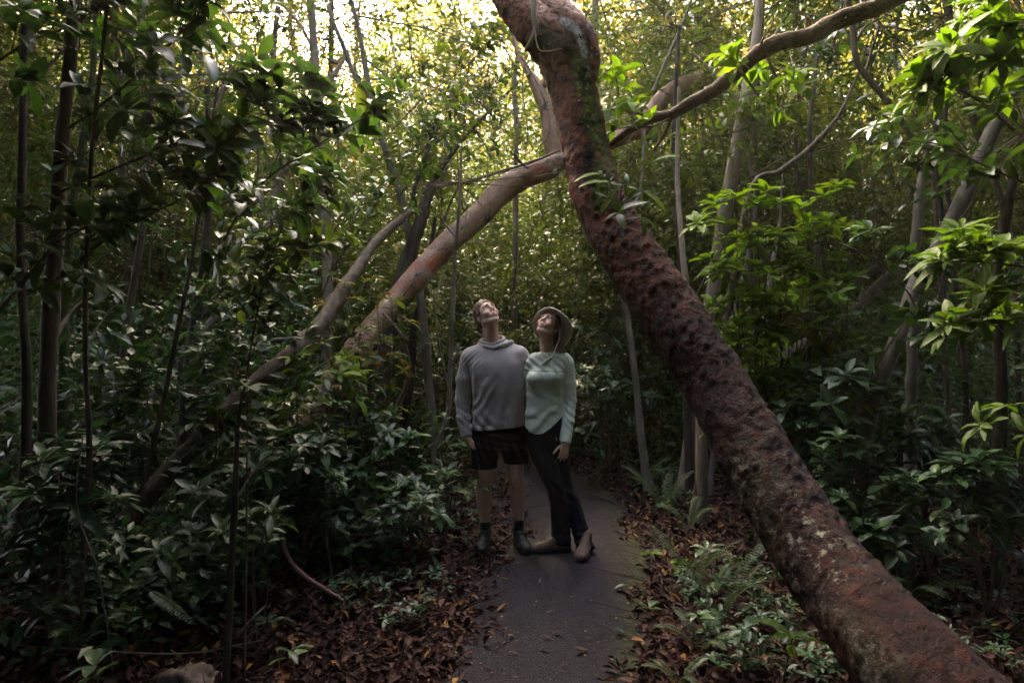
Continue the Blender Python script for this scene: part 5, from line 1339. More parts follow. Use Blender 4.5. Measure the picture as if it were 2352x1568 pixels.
def hand(F, wr, d, nrm, s=1.0, curl=(.3, .35, .4, .5), thumb_side=1, thumb=(.55, .8), spread=.12, r=.0085, k=.006):
    """palm from the wrist wr along d; nrm = back of the hand; thumb_side: +1 towards cross(d, nrm)"""
    d = norm(np.array(d, float)); nrm = norm(np.array(nrm, float) - d * (np.array(nrm, float) @ d)); sd = np.cross(d, nrm) * thumb_side
    wr = np.array(wr, float)
    F.cone(wr - d * .02, wr + d * .02 * s, .026 * s, .027 * s, .015, flat=(nrm, .7))
    for q in (-.024, -.008, .008, .024):
        F.cone(wr + d * .02 * s + sd * q * .7 * s, wr + d * .085 * s + sd * q * 1.0 * s, .0145 * s, .0115 * s, .012)
    fl = (.068, .076, .071, .055); base = (.026, .009, -.009, -.025)
    tips = []
    for i in range(4):
        b = wr + d * (.088 - .004 * abs(i - 1)) * s + sd * base[i] * s
        dd = norm(d + sd * spread * (1.5 - i) * .8); a = curl[i]; p = b; ang = a * .5
        pts = [(*b, r * s * 1.12)]
        for L in (.45, .32, .23):
            v = dd * cos(ang) - nrm * sin(ang); p = p + v * fl[i] * L * s; pts.append((*p, r * s * (1.0 - .12 * len(pts)))); ang += a
        F.chain(pts, k)
        tips.append([np.array(q[:3]) for q in pts])
    tb = wr + d * .022 * s + sd * .022 * s - nrm * .006 * s
    td = norm(d * thumb[1] + sd * thumb[0] - nrm * .25)
    p1 = tb + td * .042 * s; p2 = p1 + norm(td + d * .25) * .032 * s; p3 = p2 + norm(td + d * .4 - nrm * .1) * .026 * s
    F.chain([(*tb, .0155 * s), (*p1, .0115 * s), (*p2, .0095 * s), (*p3, .008 * s)], .008)
    return tips
def shoe(name, heel, toe, mat, parent, h=.075, w=.046, sole=.028, ankle=None, hi=.0):
    """shoe standing on the ground from heel to toe"""
    heel = np.array(heel, float); toe = np.array(toe, float); f = norm(toe - heel); L = np.linalg.norm(toe - heel); sd = norm(np.cross(f, [0, 0, 1.0])); up = np.cross(sd, f)
    F = Field(np.minimum(heel, toe) - [.09, .09, .06], np.maximum(heel, toe) + [.09, .09, .24], .0045)
    A = lambda a, b, z: heel + f * a * L + sd * b + up * z
    F.cone(A(.12, 0, .045), A(.4, 0, .045), .036, .038, .02)
    F.cone(A(.4, 0, .045), A(.72, 0.004, .036), .038, .046, .03, flat=(up, .8))
    F.cone(A(.72, .004, .036), A(.88, 0, .034), .047, .041, .02, flat=(up, .8))
    F.cone(A(.2, 0, .06), A(.2, 0, .085 + hi), .036, .038, .02)
    F.cone(A(.28, 0, .085 + hi * .7), A(.55, 0, .06), .034, .03, .03)
    F.cut(A(0, 0, .012), -up)
    o = F.build(name, mat, parent, 1)
    S = Field(np.minimum(heel, toe) - [.09, .09, .06], np.maximum(heel, toe) + [.09, .09, .1], .004)
    for a, b, ra, rb in ((.13, .42, .041, .038), (.42, .72, .038, .05), (.72, .87, .05, .042)):
        S.cone(A(a, 0, .014), A(b, .003, .014), ra, rb, .01)
    S.cut(A(0, 0, .002), -up); S.cut(A(0, 0, sole), up)
    S.build("sole", M['rubber'], o)
    return o, A

def folds(p, axis, wl, amp, mask, seed=0, warp=.6):
    a = norm(np.array(axis, float))
    ph = (p @ a) / wl * 2 * pi + warp * 2.2 * vnoise(p, 7, seed)
    s = np.sin(ph); s = np.sign(s) * np.abs(s) ** .8
    return -amp * s * mask * (.6 + .4 * vnoise(p, 5, seed + 1))

# ---------------- the man
YM = 5.10
def Mp(u, v, dy=0.0): return P(u, v, YM) + np.array([0, dy, 0])
def px(n): return n * YM / FPX
def make_man():
    root = empty("person", (Mp(1150, 784)[0], YM, 0.012)); off = np.array(root.location)
    tag(root, "man in a grey hooded shirt and black shorts standing on the path looking up", "person")
    K = dict()
    R = rot_head(19, 37, -13); hc = Mp(1120, 724, -.01)
    F = Field(Mp(1025, 1285) - [0, .32, 0], Mp(1250, 680) + [0, .36, 0], .0045)
    F.lo[2] = .01
    w = head(F, hc, R, 1.0)
    nb = Mp(1130, 798, .03); nt_ = hc + R @ np.array([0, .03, -.05])
    F.cone(nb, nt_, .064, .058, .025)
    F.cone(Mp(1124, 790, -.02), hc + R @ np.array([.0, -.02, -.07]), .03, .03, .03)
    # torso inside the shirt
    F.loft([(Mp(0, 975)[2] - .12, Mp(1146, 0)[0], YM, .17, .115), (Mp(0, 975)[2], Mp(1147, 0)[0], YM, .165, .11), (Mp(0, 900)[2], Mp(1145, 0)[0], YM - .01, .165, .11), (Mp(0, 830)[2], Mp(1138, 0)[0], YM, .175, .105), (Mp(0, 800)[2], Mp(1134, 0)[0], YM + .01, .14, .08)], .03)
    F.cone(Mp(1085, 815, .01), Mp(1190, 812, .01), .05, .05, .04)
    # legs
    legs = []
    for hx, kx, kz, cx, cz, ax, az, ay in ((1118, 1118, 1098, 1111, 1136, 1114, 1222, .06), (1176, 1184, 1096, 1189, 1132, 1192, 1218, .05)):
        pts = [(*Mp(hx, 1000, .01), .09), (*Mp(hx * .4 + kx * .6, 1050, .0), .072), (*Mp(kx, kz, -.015), .056), (*Mp(cx, 1112, .012), .053), (*Mp(cx, cz, .03), .061), (*Mp((cx + ax) / 2, 1175, .045), .047), (*Mp(ax, 1205, .055), .038), (*Mp(ax, az, ay), .037), (*Mp(ax, az + 28, ay), .036)]
        F.chain(pts, .004, res=26); legs.append(pts)
        F.ell(Mp(kx, kz, -.04), (.026, .018, .03), None, .03)
    # near arm (left in the picture)
    arm = [(*Mp(1076, 822, .01), .056), (*Mp(1068, 870, .02), .05), (*Mp(1062, 918, .03), .043), (*Mp(1064, 960, .0), .038), (*Mp(1072, 1000, -.035), .029)]
    F.chain(arm, .02)
    hand(F, Mp(1073, 1000, -.035), np.array([.35, -.12, -1.0]), np.array([-.85, -.5, -.1]), .98, curl=(1.0, 1.0, 1.05, 1.1), thumb_side=-1, thumb=(.15, .95))
    # far arm goes behind the woman
    arm2 = [(*Mp(1197, 822, .02), .055), (*Mp(1208, 865, .08), .05), (*Mp(1214, 905, .14), .042), (*Mp(1235, 925, .16), .036), (*Mp(1262, 938, .145), .029)]
    F.chain(arm2, .02)
    hand(F, Mp(1262, 938, .145), np.array([1, -.05, -.2]), np.array([0, 1, .2]), .95, curl=(.4, .4, .4, .4), thumb_side=1)
    body = F.build("body", M['skin'], root, 1, tints(w, 1.0, False)); setloc(body)
    body_w = w
    # shirt
    S = Field(Mp(1030, 1020) - [0, .3, 0], Mp(1285, 760) + [0, .36, 0], .0045)
    zc = lambda v: Mp(0, v)[2]; xc = lambda u: Mp(u, 0)[0]
    S.loft([(zc(1010), xc(1147), YM - .005, .205, .135), (zc(975), xc(1147), YM - .005, .201, .135), (zc(930), xc(1146), YM - .01, .193, .13), (zc(880), xc(1144), YM - .015, .194, .135), (zc(840), xc(1140), YM - .01, .205, .13), (zc(812), xc(1137), YM, .19, .105), (zc(797), xc(1134), YM + .01, .13, .085), (zc(788), xc(1133), YM + .015, .085, .075)], .03, ex=2.4)
    S.cone(Mp(1080, 823, .01), Mp(1195, 818, .015), .058, .06, .05)
    S.cone(Mp(1108, 803, .02), Mp(1085, 815, .01), .05, .055, .05); S.cone(Mp(1155, 798, .02), Mp(1190, 812, .01), .05, .055, .05)
    S.chain([(*Mp(1077, 824, .01), .064), (*Mp(1067, 870, .02), .062), (*Mp(1062, 918, .03), .055), (*Mp(1064, 960, .0), .049), (*Mp(1072, 996, -.03), .043)], .02)
    S.chain([(*Mp(1196, 822, .02), .064), (*Mp(1207, 865, .08), .06), (*Mp(1214, 905, .14), .052), (*Mp(1235, 925, .16), .045), (*Mp(1256, 936, .145), .038)], .02)
    T0 = Mp(1105, 880)
    def f(p):
        X, Z = p[:, 0], p[:, 2]
        u = X / YM * FPX + 1176; v = 784 - (Z - CAM_H) / YM * FPX
        side = sm(u, 1165, 1092) * sm(v, 845, 880) * sm(u, 1080, 1090)
        low = sm(v, 905, 960) * (.35 + .65 * sm(u, 1190, 1110)) * sm(u, 1080, 1088)
        d = folds(p, (.8, 0, -.5), .07, .008, side, 1, 1.6) + folds(p, (.62, 0, .78), .085, .006, low, 2, 2.0) + folds(p, (.95, 0, -.25), .13, .005, sm(v, 850, 900) * (u > 1090), 7, 1.2)
        slv = (u < 1085) | (p[:, 1] > YM + .12)
        d += folds(p, (.6, 0, .8), .045, .0035, slv * sm(v, 900, 960), 3, 1.6) + folds(p, (.95, 0, .25), .03, .003, slv * sm(v, 930, 850) * sm(v, 815, 850), 4)
        d += folds(p, (.7, 0, -.7), .03, .0025, sm(v, 800, 815) * sm(v, 850, 825) * sm(u, 1135, 1090), 6)
        hemr = np.exp(-((v - 974) / 1.6) ** 2) * .0025 * (u > 1083)
        seamr = np.exp(-((u - 1086 + (v - 830) * .02) / 1.4) ** 2) * .003 * (v < 880) * (v > 822)
        return d + hemr + seamr - .0015 * vnoise(p, 18, 9)
    S.func(f)
    # open it at neck, cuffs and hem: a shell
    inner = S.d + .011
    S.d = np.maximum(S.d, -np.maximum(inner, -1))
    hemz = zc(981)
    ax = [S.lo[i] + S.h * np.arange(S.n[i], dtype=np.float32) for i in range(3)]
    tors = (ax[0][:, None, None] > xc(1084))
    S.d = np.where(tors & (ax[2][None, None, :] < hemz + .1) & (ax[1][None, :, None] < YM + .16), np.maximum(S.d, (hemz + (ax[0][:, None, None] - xc(1146)) * .10) - ax[2][None, None, :]), S.d)
    S.cone(Mp(1130, 792, .03), Mp(1134, 762, .0), .062, .066, 0, '-')
    cuff = Mp(1072, 1003, -.035); cd = norm(Mp(1072, 1003, -.035) - Mp(1064, 960, 0))
    nearc = np.linalg.norm(np.stack(np.meshgrid(*ax, indexing='ij'), -1) - cuff, axis=-1) < .09
    g = sum((ax[i].reshape([-1 if j == i else 1 for j in range(3)]) - cuff[i]) * cd[i] for i in range(3))
    S.d = np.where(nearc, np.maximum(S.d, g.astype(np.float32)), S.d).astype(np.float32)
    sh = S.build("shirt", M['grey_shirt'], root, 1); setloc(sh)
    # hood: a loose double roll lying round the neck
    H = Field(Mp(1080, 815) - [0, .16, 0], Mp(1195, 760) + [0, .24, 0], .004)
    ring = [(1103, 784, .02), (1108, 786, -.03), (1122, 790, -.062), (1138, 789, -.062), (1152, 782, -.03), (1158, 776, .05), (1145, 772, .11), (1120, 774, .11), (1105, 780, .08), (1103, 784, .02)]
    H.chain([(*Mp(*q), .009) for q in ring], .01, res=40)
    H.chain([(*Mp(q[0] + (q[0] - 1130) * .18, q[1] + 6, q[2] * 1.15), .006) for q in ring], .012, res=40)
    H.chain([(*Mp(1112, 795, -.07), .007), (*Mp(1135, 799, -.085), .008), (*Mp(1155, 792, -.07), .010), (*Mp(1172, 786, -.01), .014), (*Mp(1176, 788, .06), .018)], .012, res=24)
    H.ell(Mp(1148, 790, .12), (.09, .05, .04), None, .03)
    H.cone(Mp(1130, 800, .03), hc + R @ np.array([0, .03, -.05]), .064, .056, .004, '-')
    H.func(lambda p: folds(p, (.3, .3, .9), .03, .0012, 1.0, 12))
    hd = H.build("hood", M['grey_shirt'], sh, 1)
    # shorts
    B = Field(Mp(1070, 1085) - [0, .22, 0], Mp(1225, 955) + [0, .24, 0], .005)
    B.loft([(zc(1030), xc(1147), YM, .2, .125), (zc(985), xc(1146), YM, .19, .12), (zc(960), xc(1146), YM, .185, .118)], .02)
    B.chain([(*Mp(1116, 1010, 0), .104), (*Mp(1114, 1045, -.005), .098), (*Mp(1113, 1090, -.008), .098)], .02)
    B.chain([(*Mp(1177, 1010, 0), .104), (*Mp(1182, 1045, -.005), .092), (*Mp(1187, 1090, -.008), .088)], .02)
    B.func(lambda p: folds(p, (.9, 0, .3), .06, .005, sm(p[:, 2], zc(985), zc(1030)), 14) + folds(p, (.2, 0, .95), .05, .003, 1.0, 15))
    B.d = np.maximum(B.d, -(B.d + .010))
    ax = [B.lo[i] + B.h * np.arange(B.n[i], dtype=np.float32) for i in range(3)]
    hz = np.where(ax[0] < xc(1147), zc(1073), zc(1062))
    B.d = np.maximum(B.d, (hz[:, None, None] - ax[2][None, None, :])).astype(np.float32)
    uu = ax[0] / YM * FPX + 1176; vv = 784 - (ax[2] - CAM_H) / YM * FPX
    gw = np.abs(uu[:, None] - 1150 - .12 * np.clip(vv[None] - 1036, 0, 99)) - np.clip(vv[None] - 1036, -5, 60) * .24
    B.d = np.maximum(B.d, -(gw * YM / FPX)[:, None, :]).astype(np.float32)
    so = B.build("shorts", M['black'], root, 1); setloc(so)
    # hair
    Hh = Field(hc - .16, hc + .17, .0035)
    Hh.ell(w(0, .024, .046), (.086, .102, .097), R, .01)
    Hh.ell(w(0, .065, -.03), (.07, .05, .05), R, .03)
    Hh.ell(w(0, -.1, -.02), (.066, .07, .088), R, .008, '-')
    for q in range(40):                                             # fringe and locks
        a = RP.uniform(-1, 1); z0 = w(a * .06, -.045 + .03 * abs(a) + RP.uniform(-.01, .02), .098 - .03 * abs(a)); z1 = w(a * .078 + RP.uniform(-.012, .012), -.074 + .06 * abs(a), .076 - .06 * abs(a) + RP.uniform(-.012, .01))
        Hh.cone(z0, z1, .015, .007, .006)
    for sx in (-1, 1):
        Hh.cone(w(sx * .073, .0, .03), w(sx * .074, -.004, -.03), .010, .006, .008)
        Hh.ell(w(sx * .09, .016, -.018), (.024, .024, .03), R, .003, '-')
    Hh.cut(w(0, .0, -.085), R @ np.array([0, -.35, -1.0]))
    Hh.func(lambda p: .003 * vnoise((p - hc) @ R * [60, 22, 30], 1, 3) + .002 * vnoise((p - hc) @ R * [140, 40, 40], 1, 4))
    setloc(Hh.build("hair", M['hair_m'], root, 0))
    e0 = len(root.children); eyes(w, R, 1.0, root, (.12, -.95, .22))
    for ch in root.children:
        if ch.name.startswith("eye"): setloc(ch)
    # socks and shoes
    for lg, ht, lab in ((legs[0], (Mp(1113, 0)[0] + .0, 5.19, .012, Mp(1111, 0)[0] - .012, 4.915, .012), 0), (legs[1], (Mp(1190, 0)[0] - .01, 5.18, .012, Mp(1204, 0)[0] + .028, 4.92, .012), 1)):
        a = lg[7]
        Sk = Field(np.array(a[:3]) - [.08, .08, .12], np.array(a[:3]) + [.09, .09, .16], .004)
        top = Mp(0, 1200 if lab == 0 else 1196)[2]
        Sk.chain([(lg[6][0], lg[6][1], lg[6][2] + .05, .047), (*lg[6][:3], .0425), (*lg[7][:3], .041), (*lg[8][:3], .042)], .01)
        Sk.cut((0, 0, top), (0, 0, 1)); Sk.func(lambda p: folds(p, (0, 0, 1), .02, .0012, 1.0, 5))
        setloc(Sk.build("sock", M['sock'], root, 1))
        o, A = shoe("shoe", ht[:3], ht[3:], M['shoe'], root); setloc(o)
        tb = Buf()
        for q in range(5):
            z = .122 - .011 * q; put_tubes(tb, [A(.36 + .06 * q, -.022, z - .006)], [A(.39 + .06 * q, .022, z)], .0028, .0028, 6)
            put_tubes(tb, [A(.36 + .06 * q, .022, z - .006)], [A(.39 + .06 * q, -.022, z)], .0028, .0028, 6)
        tb.build("lace", M['lace'], o)
    return root
make_man()

# ---------------- the woman
YW = 5.02
def Wp(u, v, dy=0.0): return P(u, v, YW) + np.array([0, dy, 0])
def make_woman():
    root = empty("person", (Wp(1275, 784)[0], YW, 0.012))
    tag(root, "woman in a sage green shirt, navy trousers and beige sun hat leaning beside the man", "person")
    R = rot_head(-23, 35, 13); hc = Wp(1258, 747, -.02); s = .93
    xc = lambda u: Wp(u, 0)[0]; zc = lambda v: Wp(0, v)[2]
    F = Field(Wp(1195, 1300) - [0, .42, 0], Wp(1372, 690) + [0, .3, 0], .0045); F.lo[2] = .01
    w = head(F, hc, R, s, True)
    F.cone(Wp(1257, 812, .03), hc + R @ np.array([0, .03, -.05]), .05, .047, .02)
    F.cone(Wp(1256, 806, -.01), hc + R @ np.array([0, -.02, -.07]), .022, .024, .03)
    F.loft([(zc(1000), xc(1256), YW, .14, .1), (zc(930), xc(1252), YW, .115, .085), (zc(870), xc(1255), YW, .125, .09), (zc(832), xc(1260), YW, .12, .06)], .03)
    F.cone(Wp(1234, 832, .02), Wp(1290, 830, .02), .034, .034, .03)
    # her arm nearer the edge hangs in front of the hip
    arm = [(*Wp(1303, 838, .0), .042), (*Wp(1308, 880, .0), .037), (*Wp(1309, 922, -.01), .032), (*Wp(1304, 965, -.07), .028), (*Wp(1297, 1005, -.12), .0225)]
    F.chain(arm, .015)
    wr = Wp(1296, 1010, -.125)
    tips = hand(F, wr, np.array([-.16, -.1, -1.0]), np.array([.15, -1.0, .1]), .9, curl=(.42, .3, .3, .4), thumb_side=1, thumb=(.62, .72), spread=.16, r=.0088)
    # the other arm is round the man's back
    F.chain([(*Wp(1222, 838, .02), .042), (*Wp(1205, 880, .08), .036), (*Wp(1190, 915, .16), .03), (*Wp(1172, 935, .25), .024)], .015)
    # lower legs inside the trousers, feet inside the boots
    F.chain([(*Wp(1240, 1010, .0), .08), (*Wp(1272, 1110, -.055), .048), (*Wp(1284, 1160, -.02), .045), (*Wp(1290, 1235, .0), .033), (*Wp(1292, 1256, .0), .034)], .02)
    F.chain([(*Wp(1276, 1005, .02), .07), (*Wp(1284, 1050, .02), .06), (*Wp(1292, 1112, .03), .048), (*Wp(1313, 1160, .03), .044), (*Wp(1330, 1210, .0), .04), (*Wp(1342, 1243, -.03), .033), (*Wp(1345, 1262, -.05), .034)], .02)
    # make sure the thumb is on the picture's left: test and mirror handled by thumb_side
    body = F.build("body", M['skin'], root, 1, tints(w, s, True)); setloc(body)
    # teeth
    T = Field(w(0, -.085, -.063) - .04, w(0, -.085, -.063) + .04, .002)
    T.ell(w(0, -.0815, -.0615), (.024 * s, .0135 * s, .0062 * s), R, 0)
    setloc(T.build("teeth", M['teeth'], root, 1))
    # shirt
    S = Field(Wp(1190, 1025) - [0, .3, 0], Wp(1345, 790) + [0, .36, 0], .004)
    S.loft([(zc(1015), xc(1252), YW, .155, .125), (zc(985), xc(1253), YW, .155, .125), (zc(945), xc(1253), YW, .148, .112), (zc(915), xc(1253), YW, .14, .102), (zc(880), xc(1254), YW, .142, .105), (zc(850), xc(1258), YW, .14, .1), (zc(825), xc(1260), YW, .13, .075), (zc(812), xc(1260), YW, .1, .065)], .03)
    S.ell(Wp(1228, 868, -.085), (.06, .055, .055), None, .045); S.ell(Wp(1268, 866, -.085), (.06, .055, .055), None, .045)
    S.cone(Wp(1228, 828, .005), Wp(1298, 826, .005), .048, .05, .04)
    S.chain([(*Wp(1301, 836, .0), .055), (*Wp(1307, 880, .0), .051), (*Wp(1309, 922, -.01), .047), (*Wp(1304, 965, -.07), .041), (*Wp(1298, 1004, -.12), .036)], .014)
    S.chain([(*Wp(1224, 836, .02), .053), (*Wp(1206, 880, .08), .046), (*Wp(1190, 915, .16), .038), (*Wp(1174, 935, .24), .033)], .015)
    def f(p):
        u = p[:, 0] / YW * FPX + 1176; v = 784 - (p[:, 2] - CAM_H) / YW * FPX
        to = (u < 1294) & (p[:, 1] > YW - .2)
        d = folds(p, (.42, 0, .9), .07, .005, to * sm(v, 878, 900) * (.35 + .65 * vnoise(p, 6, 50) ** 2 * 2) * sm(v, 1000, 950), 21, 1.3)
        d += folds(p, (-.55, 0, .83), .085, .0065, to * sm(v, 915, 950) * sm(u, 1290, 1270), 22, 1.1)
        d += folds(p, (.6, 0, .8), .045, .004, to * sm(v, 815, 825) * sm(v, 862, 845), 23, .7)
        sl = ~to
        d += folds(p, (.6, 0, .8), .042, .0028, sl * sm(v, 885, 930), 24, 1.8) + folds(p, (.95, 0, .2), .03, .002, sl * sm(v, 890, 850), 25)
        d += np.exp(-((v - 853 - (u - 1250) * .03) / 1.5) ** 2) * .004 * to
        return d - .001 * vnoise(p, 20, 29)
    S.func(f)
    S.d = np.maximum(S.d, -(S.d + .010))
    ax = [S.lo[i] + S.h * np.arange(S.n[i], dtype=np.float32) for i in range(3)]
    uu = ax[0] / YW * FPX + 1176
    hv = np.interp(uu, [1195, 1207, 1215, 1228, 1245, 1262, 1278, 1292, 1300, 1345], [975, 979, 988, 993, 991, 980, 965, 952, 946, 940])
    hz = CAM_H - (hv - 784) / FPX * YW
    GX, GY, GZ = np.meshgrid(*ax, indexing='ij')
    armd = np.minimum.reduce([np.linalg.norm(np.stack([GX, GY, GZ], -1) - (np.array(a[:3]) * (1 - t) + np.array(b[:3]) * t), axis=-1) for a, b in zip(arm[2:-1], arm[3:]) for t in (0, .25, .5, .75, 1)])
    hang = (GZ < hz[:, None, None] + .02) & (armd > .052) & (GY < YW + .15)
    S.d = np.where(hang, np.maximum(S.d, hz[:, None, None] - GZ), S.d).astype(np.float32)
    cu = wr + np.array([0, 0, -.001]); cd = norm(wr - Wp(1304, 965, -.07))
    g = (GX - cu[0]) * cd[0] + (GY - cu[1]) * cd[1] + (GZ - cu[2]) * cd[2]
    near = np.linalg.norm(np.stack([GX, GY, GZ], -1) - cu, axis=-1) < .08
    S.d = np.where(near, np.maximum(S.d, g), S.d).astype(np.float32)
    S.cone(Wp(1257, 815, .03), Wp(1258, 785, .0), .052, .054, 0, '-')
    sh = S.build("shirt", M['sage_shirt'], root, 1); setloc(sh)
    H = Field(Wp(1225, 835) - [0, .14, 0], Wp(1300, 790) + [0, .2, 0], .0035)
    ring = [(1238, 812, 0.01), (1246, 812, -.05), (1258, 813, -.065), (1272, 810, -.04), (1278, 808, .03), (1265, 806, .09), (1245, 808, .08), (1238, 812, .01)]
    H.chain([(*Wp(*q), .010) for q in ring], .008); H.chain([(q[0] + 0, 0, 0, 0) for q in []], .01)
    H.chain([(*Wp(u, v + 6, dy * 1.08), .010) for u, v, dy in ring], .006)
    H.chain([(*Wp(1240, 838, -.09), .007), (*Wp(1256, 826, -.085), .009), (*Wp(1272, 818, -.06), .009)], .008)
    H.func(lambda p: folds(p, (.1, 0, 1), .012, .0012, 1.0, 32))
    H.build("collar", M['sage_shirt'], sh, 1)
    C = Field(wr - .07, wr + .07, .0035)
    C.cone(wr - cd * .03, wr + cd * .004, .039, .037, 0); C.func(lambda p: folds(p, cd, .011, .001, 1.0, 3)); C.cut(wr + cd * .006, cd); C.cut(wr - cd * .028, -cd)
    C.build("cuff", M['sage_shirt'], sh, 1)
    # trousers
    B = Field(Wp(1190, 1275) - [0, .32, 0], Wp(1375, 925) + [0, .26, 0], .005); B.lo[2] = max(B.lo[2], .03)
    B.loft([(zc(1060), xc(1262), YW, .10, .07), (zc(1035), xc(1259), YW, .14, .105), (zc(1010), xc(1256), YW, .152, .118), (zc(975), xc(1257), YW, .148, .115), (zc(935), xc(1256), YW, .12, .095)], .03)
    B.chain([(*Wp(1237, 1000, .0), .094), (*Wp(1250, 1050, -.03), .085), (*Wp(1273, 1112, -.06), .067), (*Wp(1282, 1150, -.03), .064), (*Wp(1288, 1200, .0), .068), (*Wp(1289, 1252, .005), .073)], .006, res=24)
    B.chain([(*Wp(1280, 1000, .01), .095), (*Wp(1284, 1050, .02), .08), (*Wp(1292, 1112, .03), .067), (*Wp(1313, 1160, .03), .064), (*Wp(1330, 1210, .0), .062), (*Wp(1343, 1258, -.05), .066)], .006, res=24)
    def fb(p):
        v = 784 - (p[:, 2] - CAM_H) / YW * FPX
        return folds(p, (.6, 0, .8), .06, .004, sm(v, 1085, 1110) * sm(v, 1180, 1140), 41) + folds(p, (.25, 0, .97), .05, .009, sm(v, 1195, 1235), 42, .9) + folds(p, (.9, 0, .3), .08, .004, sm(v, 1000, 1040), 43)
    B.func(fb)
    B.d = np.maximum(B.d, -(B.d + .011))
    ax = [B.lo[i] + B.h * np.arange(B.n[i], dtype=np.float32) for i in range(3)]
    uu = ax[0] / YW * FPX + 1176
    hz = CAM_H - (np.interp(uu, [1262, 1309, 1318, 1330, 1362], [1243, 1250, 1262, 1264, 1254]) - 784) / FPX * YW
    B.d = np.maximum(B.d, hz[:, None, None] - ax[2][None, None, :]).astype(np.float32)
    tr = B.build("trousers", M['navy'], root, 1); setloc(tr)
    tube("zip_pull", [(*Wp(1273, 998, -.118), .0022), (*Wp(1275, 1001, -.124), .0022), (*Wp(1276, 1006, -.122), .002)], M['cord'], tr, sides=6, seg=10, rough=0)
    # boots
    o, A = shoe("boot", (xc(1312), YW - .0, .012), (xc(1222) - .01, YW - .05, .012), M['boot'], root, hi=.03); setloc(o)
    o, A = shoe("boot", (xc(1347) + .02, YW + .04, .02), (xc(1343) - .07, YW - .29, .012), M['boot'], root, hi=.04); setloc(o)
    # hair: cap, sides and a pony tail over the shoulder
    Hh = Field(hc - .2, hc + .2, .0035)
    Hh.ell(w(0, .026, .035), (.083 * s, .1 * s, .092 * s), R, .01)
    Hh.ell(w(0, -.1, -.012), (.062, .07, .088), R, .01, '-')
    for sx in (-1, 1):
        Hh.cone(w(sx * .066, -.03, .045), w(sx * .078, .03, -.04), .014, .016, .01); Hh.ell(w(sx * .088, .012, -.03), (.02, .018, .022), R, .003, '-')
    Hh.chain([(*w(.03, .09, -.02), .04), (*Wp(1280, 790, .05), .033), (*Wp(1284, 806, .0), .034), (*Wp(1280, 822, -.05), .028), (*Wp(1272, 834, -.075), .012)], .02)
    Hh.cone(Wp(1286, 800, .0), Wp(1296, 812, -.02), .028, .016, .02)
    Hh.func(lambda p: .003 * vnoise(p * [80, 80, 14], 1, 3) + .002 * vnoise(p * [160, 160, 30], 1, 4))
    setloc(Hh.build("hair", M['hair_w'], root, 0))
    eyes(w, R, s, root, (-.1, -.95, .2))
    for ch in root.children:
        if ch.name.startswith("eye"): setloc(ch)
    # hat: crown and a wide floppy brim round the head
    na, nr = 96, 16
    a = np.arange(na) * 2 * pi / na
    V = []
    prof = [(.093, .035, 0), (.100, .033, .1), (.115, .030, .3), (.130, .024, .55), (.144, .016, .8), (.154, .008, 1.0)]
    pr_ = catmull(np.array([(r, z, 0, m) for r, z, m in prof]), 14)
    rows = []
    for r, z, _, m in pr_:
        fr = 1 + .0 * a
        # a: 0 = image right of the head, pi/2 = back, 3pi/2 = front
        zz = z + m * (.014 * np.cos(2 * a + .5) + .010 * np.sin(3 * a + .8) - .02 * np.maximum(np.sin(a), 0) - .022 * np.abs(np.cos(a)))
        rows.append(np.stack([r * np.cos(a) * .97, r * np.sin(a) * 1.08 + .012, zz + .0], -1))
    up = []
    for t in np.linspace(0, 1, 10):
        r = .093 * (1 - t ** 3.2) ** .5 if t < 1 else 0.0; up.append(np.stack([r * np.cos(a), r * np.sin(a) * 1.12 + .012, np.full(na, .035 + .105 * t)], -1))
    th = .004
    outer = up[::-1] + rows; inner = [q + np.array([0, 0, -th]) - .0 for q in rows[::-1]] + [q * [.96, .96, 1] + [0, 0, -th] for q in up]
    RH = rot_head(-14, 60, 8); hcc = hc + np.array([.03, .01, -.012])
    def ringmesh(name, rs, parent, close=False):
        V = np.concatenate(rs); n = len(rs)
        i = np.arange(n - 1)[:, None]; j = np.arange(na)[None]; k = (j + 1) % na
        Q = np.stack([i * na + j, i * na + k, (i + 1) * na + k, (i + 1) * na + j], -1).reshape(-1, 4)
        Vw = hcc + s * 1.06 * (V + [0, 0, .012]) @ RH.T
        me = bpy.data.meshes.new(name); mesh_quads(me, Vw, Q); return link(name, me, M['hatc'], parent)
    hat = ringmesh("hat", up[::-1] + [rows[0]], root); setloc(hat)
    ringmesh("brim", rows + [q + [0, 0, -th] for q in rows[::-1]], hat)
    edge = np.array([np.r_[hcc + s * 1.06 * (RH @ (q + [0, 0, .012 - th / 2])), .0042] for q in rows[-1]]); edge = np.vstack([edge, edge[:2]])
    tube("brim_binding", edge, M['cord'], hat, sides=8, seg=200, rough=0, nscale=1)
    # chin cord: two strands meeting at a toggle, ends hanging
    tg = Wp(1263, 823, -.135)
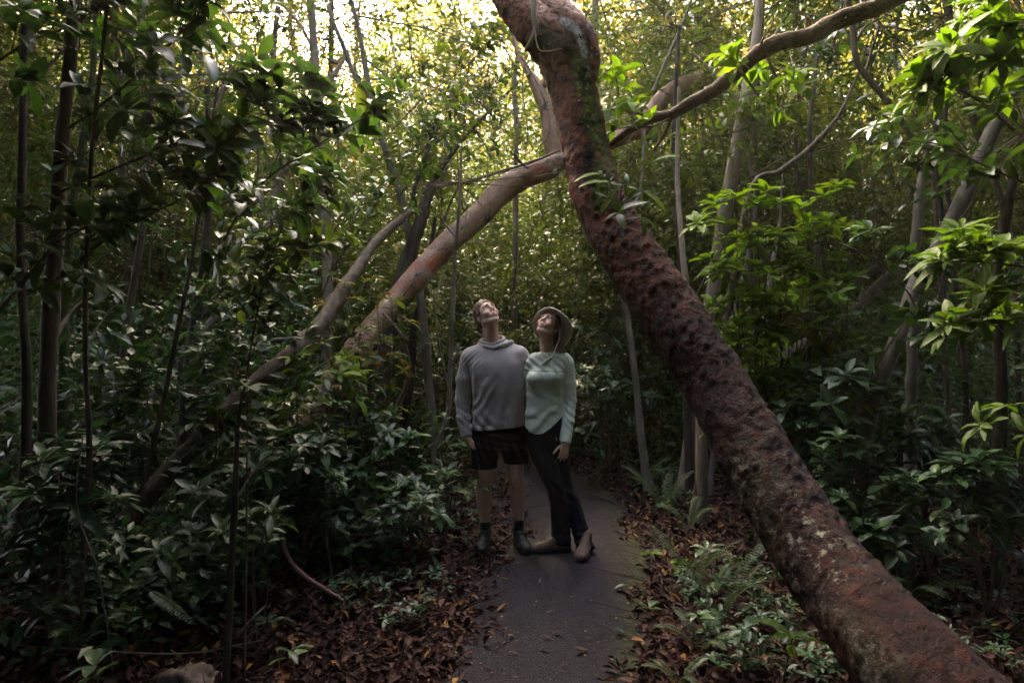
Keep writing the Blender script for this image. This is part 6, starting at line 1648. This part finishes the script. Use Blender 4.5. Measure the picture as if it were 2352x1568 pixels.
    for pts in ([w(.088, .0, .02), Wp(1284, 772, -.09), Wp(1274, 798, -.115), tg], [w(-.085, -.01, .01), Wp(1239, 780, -.1), Wp(1240, 803, -.11), Wp(1251, 814, -.128), tg]):
        tube("chin_cord", [(*q, .0024) for q in pts], M['cord'], hat, sides=7, seg=50, rough=0)
    tube("chin_cord", [(*tg, .0026), (*Wp(1266, 833, -.15), .0026), (*Wp(1272, 846, -.16), .0026), (*Wp(1278, 856, -.155), .0026)], M['cord'], hat, sides=7, seg=30, rough=0)
    tube("chin_cord", [(*tg, .0026), (*Wp(1264, 836, -.15), .0026), (*Wp(1268, 847, -.16), .0026), (*Wp(1276, 858, -.155), .0026)], M['cord'], hat, sides=7, seg=30, rough=0)
    uvball("toggle", tg, .007, M['lace'], hat)
    # ring on the ring finger
    t = tips[2]; c = t[0] * .45 + t[1] * .55; dv = norm(t[1] - t[0]); a1 = norm(np.cross(dv, [0, 1, 0])); a2 = np.cross(dv, a1)
    rg_ = [np.r_[c + .0092 * (a1 * cos(q) + a2 * sin(q)), .0016] for q in np.linspace(0, 2 * pi, 25)]
    setloc(tube("ring", rg_, M['silver'], root, sides=6, seg=40, rough=0)); 
    return root
make_woman()

# ------------------------------------------------------------------ damp morning air
def haze():
    V, T = np.array([[x, y, z] for x in (-60, 60) for y in (-14, 60) for z in (-1.2, 22)], float), None
    Q = np.array([[0, 1, 3, 2], [4, 6, 7, 5], [0, 4, 5, 1], [2, 3, 7, 6], [0, 2, 6, 4], [1, 5, 7, 3]])
    me = bpy.data.meshes.new("haze"); mesh_quads(me, V, Q, False)
    m = bpy.data.materials.new("haze"); m.use_nodes = True; nt = m.node_tree
    for n in list(nt.nodes): nt.nodes.remove(n)
    out = nt.nodes.new("ShaderNodeOutputMaterial"); v = nt.nodes.new("ShaderNodeVolumePrincipled")
    v.inputs["Color"].default_value = (.97, .92, .82, 1); v.inputs["Density"].default_value = .0014; v.inputs["Anisotropy"].default_value = .72
    nt.links.new(v.outputs[0], out.inputs["Volume"])
    tag(link("haze", me, m), kind="stuff")
haze()
